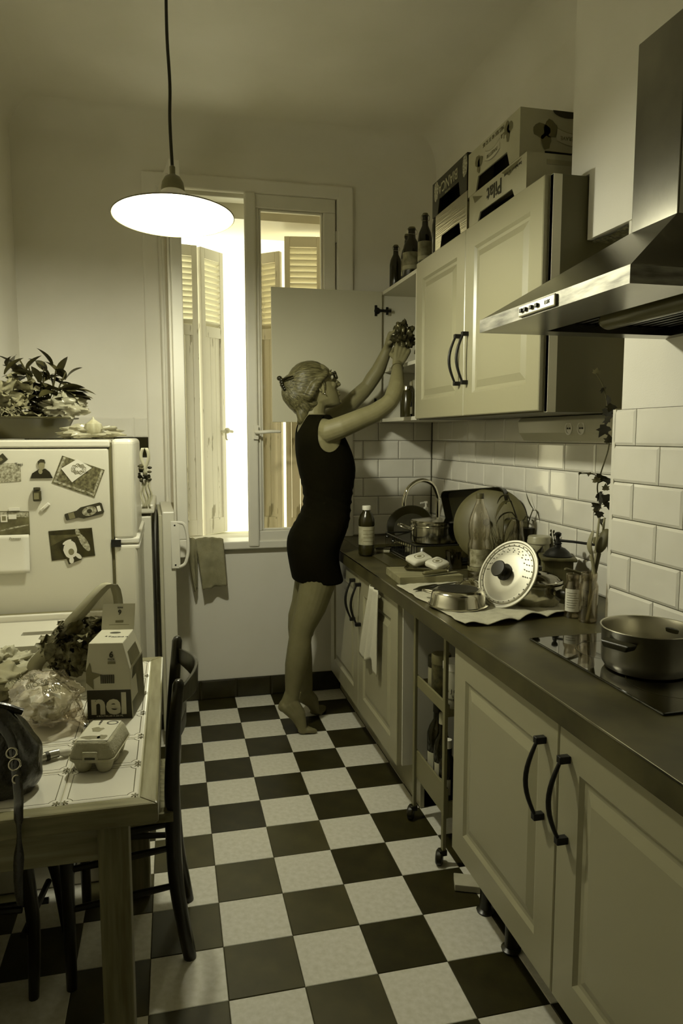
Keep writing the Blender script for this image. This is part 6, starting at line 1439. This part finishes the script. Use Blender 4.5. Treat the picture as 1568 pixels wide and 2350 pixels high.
def strands(p):
    az, el, r = strand_uv(p); return .0012*nz((az*.55, el*.55, r*.5)) + .0012*nz(p*22)
hair = fuse(B, 'hair', M_HAIR, wo, .0035, 6, strands); hair['label'] = 'fair hair pinned up at the back with a loose lock'
sa = hair.data.attributes.new('strand', 'FLOAT_VECTOR', 'POINT'); sa.data.foreach_set('vector', [c for v in hair.data.vertices for c in strand_uv(v.co)])
cl_ = MB(); c0 = hp(-.146, -.004, .070)
for k in range(5):
    t = -1 + k/2; cl_.ball(c0 + HU*.022*t + HF*(-.004+.004*abs(t)) - HS*.014, (.014,.014,.011), 10)
    cl_.tube([c0 + HU*.022*t - HS*.014, c0 + HU*.024*t - HS*.034 + HF*.020, c0 + HU*.022*t - HS*.046 + HF*.048], [.006,.005,.002], 8, round_end=True)
    cl_.tube([c0 + HU*.022*t + HS*.010, c0 + HU*.024*t + HS*.032 + HF*.020, c0 + HU*.022*t + HS*.044 + HF*.048], [.006,.005,.002], 8, round_end=True)
cl_.ball(c0 + HU*.034 - HF*.004, (.013,.013,.012), 10); cl_.build('hair_clip', mat('tortoise_clip', .008, .2), wo)['label'] = 'dark claw hair clip'
# ---- glasses
gm = MB()
for s in (-1, 1):
    pts = []
    for i in range(21):
        a = 2*PI*i/20; c, sn = math.cos(a), math.sin(a)
        pts.append(hp(.110 - .010*abs(s*.033 + .026*math.copysign(abs(c)**.4, c))/.06, s*.033 + .026*math.copysign(abs(c)**.4, c), .026 + .017*math.copysign(abs(sn)**.45, sn)))
    gm.tube(pts, .0034, 8)
    gm.tube([hp(.101, s*.060, .034), hp(.080, s*.076, .034), hp(.03, s*.079, .026), hp(.005, s*.078, .020), hp(-.012, s*.076, .004)], [.0032,.003,.0026,.0024,.002], 8, round_end=True)
gm.tube([hp(.110, -.008, .030), hp(.114, 0, .032), hp(.110, .008, .030)], .0024, 8)
gs_ = gm.build('glasses', M_BLK, wo); gs_['label'] = 'dark rimmed glasses'
for s in (-1, 1):
    gq = MB(); gq.add([hp(.108 - .010*abs(s*.033 + x)/.06, s*.033 + x, .026 + z) for x, z in ((-.024,-.015),(.024,-.015),(.024,.015),(-.024,.015))], [(0,1,2,3)]); gq.build('lens', thin_glass('lens_glass', .8, .8, .03, .06), gs_)
    ey = MB(); ey.ball(hp(.080, s*.031, .024), .0125, 16); e_ = ey.build('eye', mat('eye_white', .5, .2), wo)
    ey = MB(); ey.ball(hp(.0865, s*.031, .026), .0072, 12); ey.build('iris', mat('iris', .03, .2), e_)
    br_ = MB(); br_.tube([hp(.093, s*.014, .050), hp(.092, s*.030, .055), hp(.080, s*.048, .050)], [.003,.0032,.002], 8, round_end=True); br_.build('eyebrow', mat('brow', .05, .7), wo)
lp = MB(); lp.ball(hp(.099, 0, -.0545), (.0055,.017,.0038), 12, M=Rh); lp.ball(hp(.0975, 0, -.0645), (.006,.015,.0048), 12, M=Rh); lp.build('lips', mat('lips', .12, .4), wo)
er = MB(); er.ball(hp(.010, -.079, -.036), .0035, 10); er.build('earring', M_STEEL, wo)
ws = MB(); ax = (Vector((.964,-.560,1.783)) - Vector((.945,-.620,1.735))).normalized(); sd_ = ax.orthogonal().normalized(); td = ax.cross(sd_)
ws.tube([LC((.957,-.583,1.766)) + (sd_*math.cos(2*PI*i/24) + td*math.sin(2*PI*i/24))*.0278 for i in range(25)], .0016, 6); ws.build('bracelet', mat('bracelet', .08, .4), wo)
# ---- the bag she holds
hbag = crumple('crisp_bag', 'crumpled shiny bag held up in both hands of the woman at the cabinet', 'bag', (1.012,-.500,1.925), (.056,.056,.070), mat('foil_bag', .06, .22, metal=.4, noise=(26,.9,5)), .50, 3.0, .3, 34, seed=17)
fl2 = MB(); fl2.grid(14, 8, lambda u, v: Vector((-.050+.040*u+.01*math.sin(v*9), -.030+.055*v, .010+.055*u+.012*math.sin(u*13+v*7)))); fl2.build('torn_flap', mat('foil_bag', .045), hbag, solid=.0008)
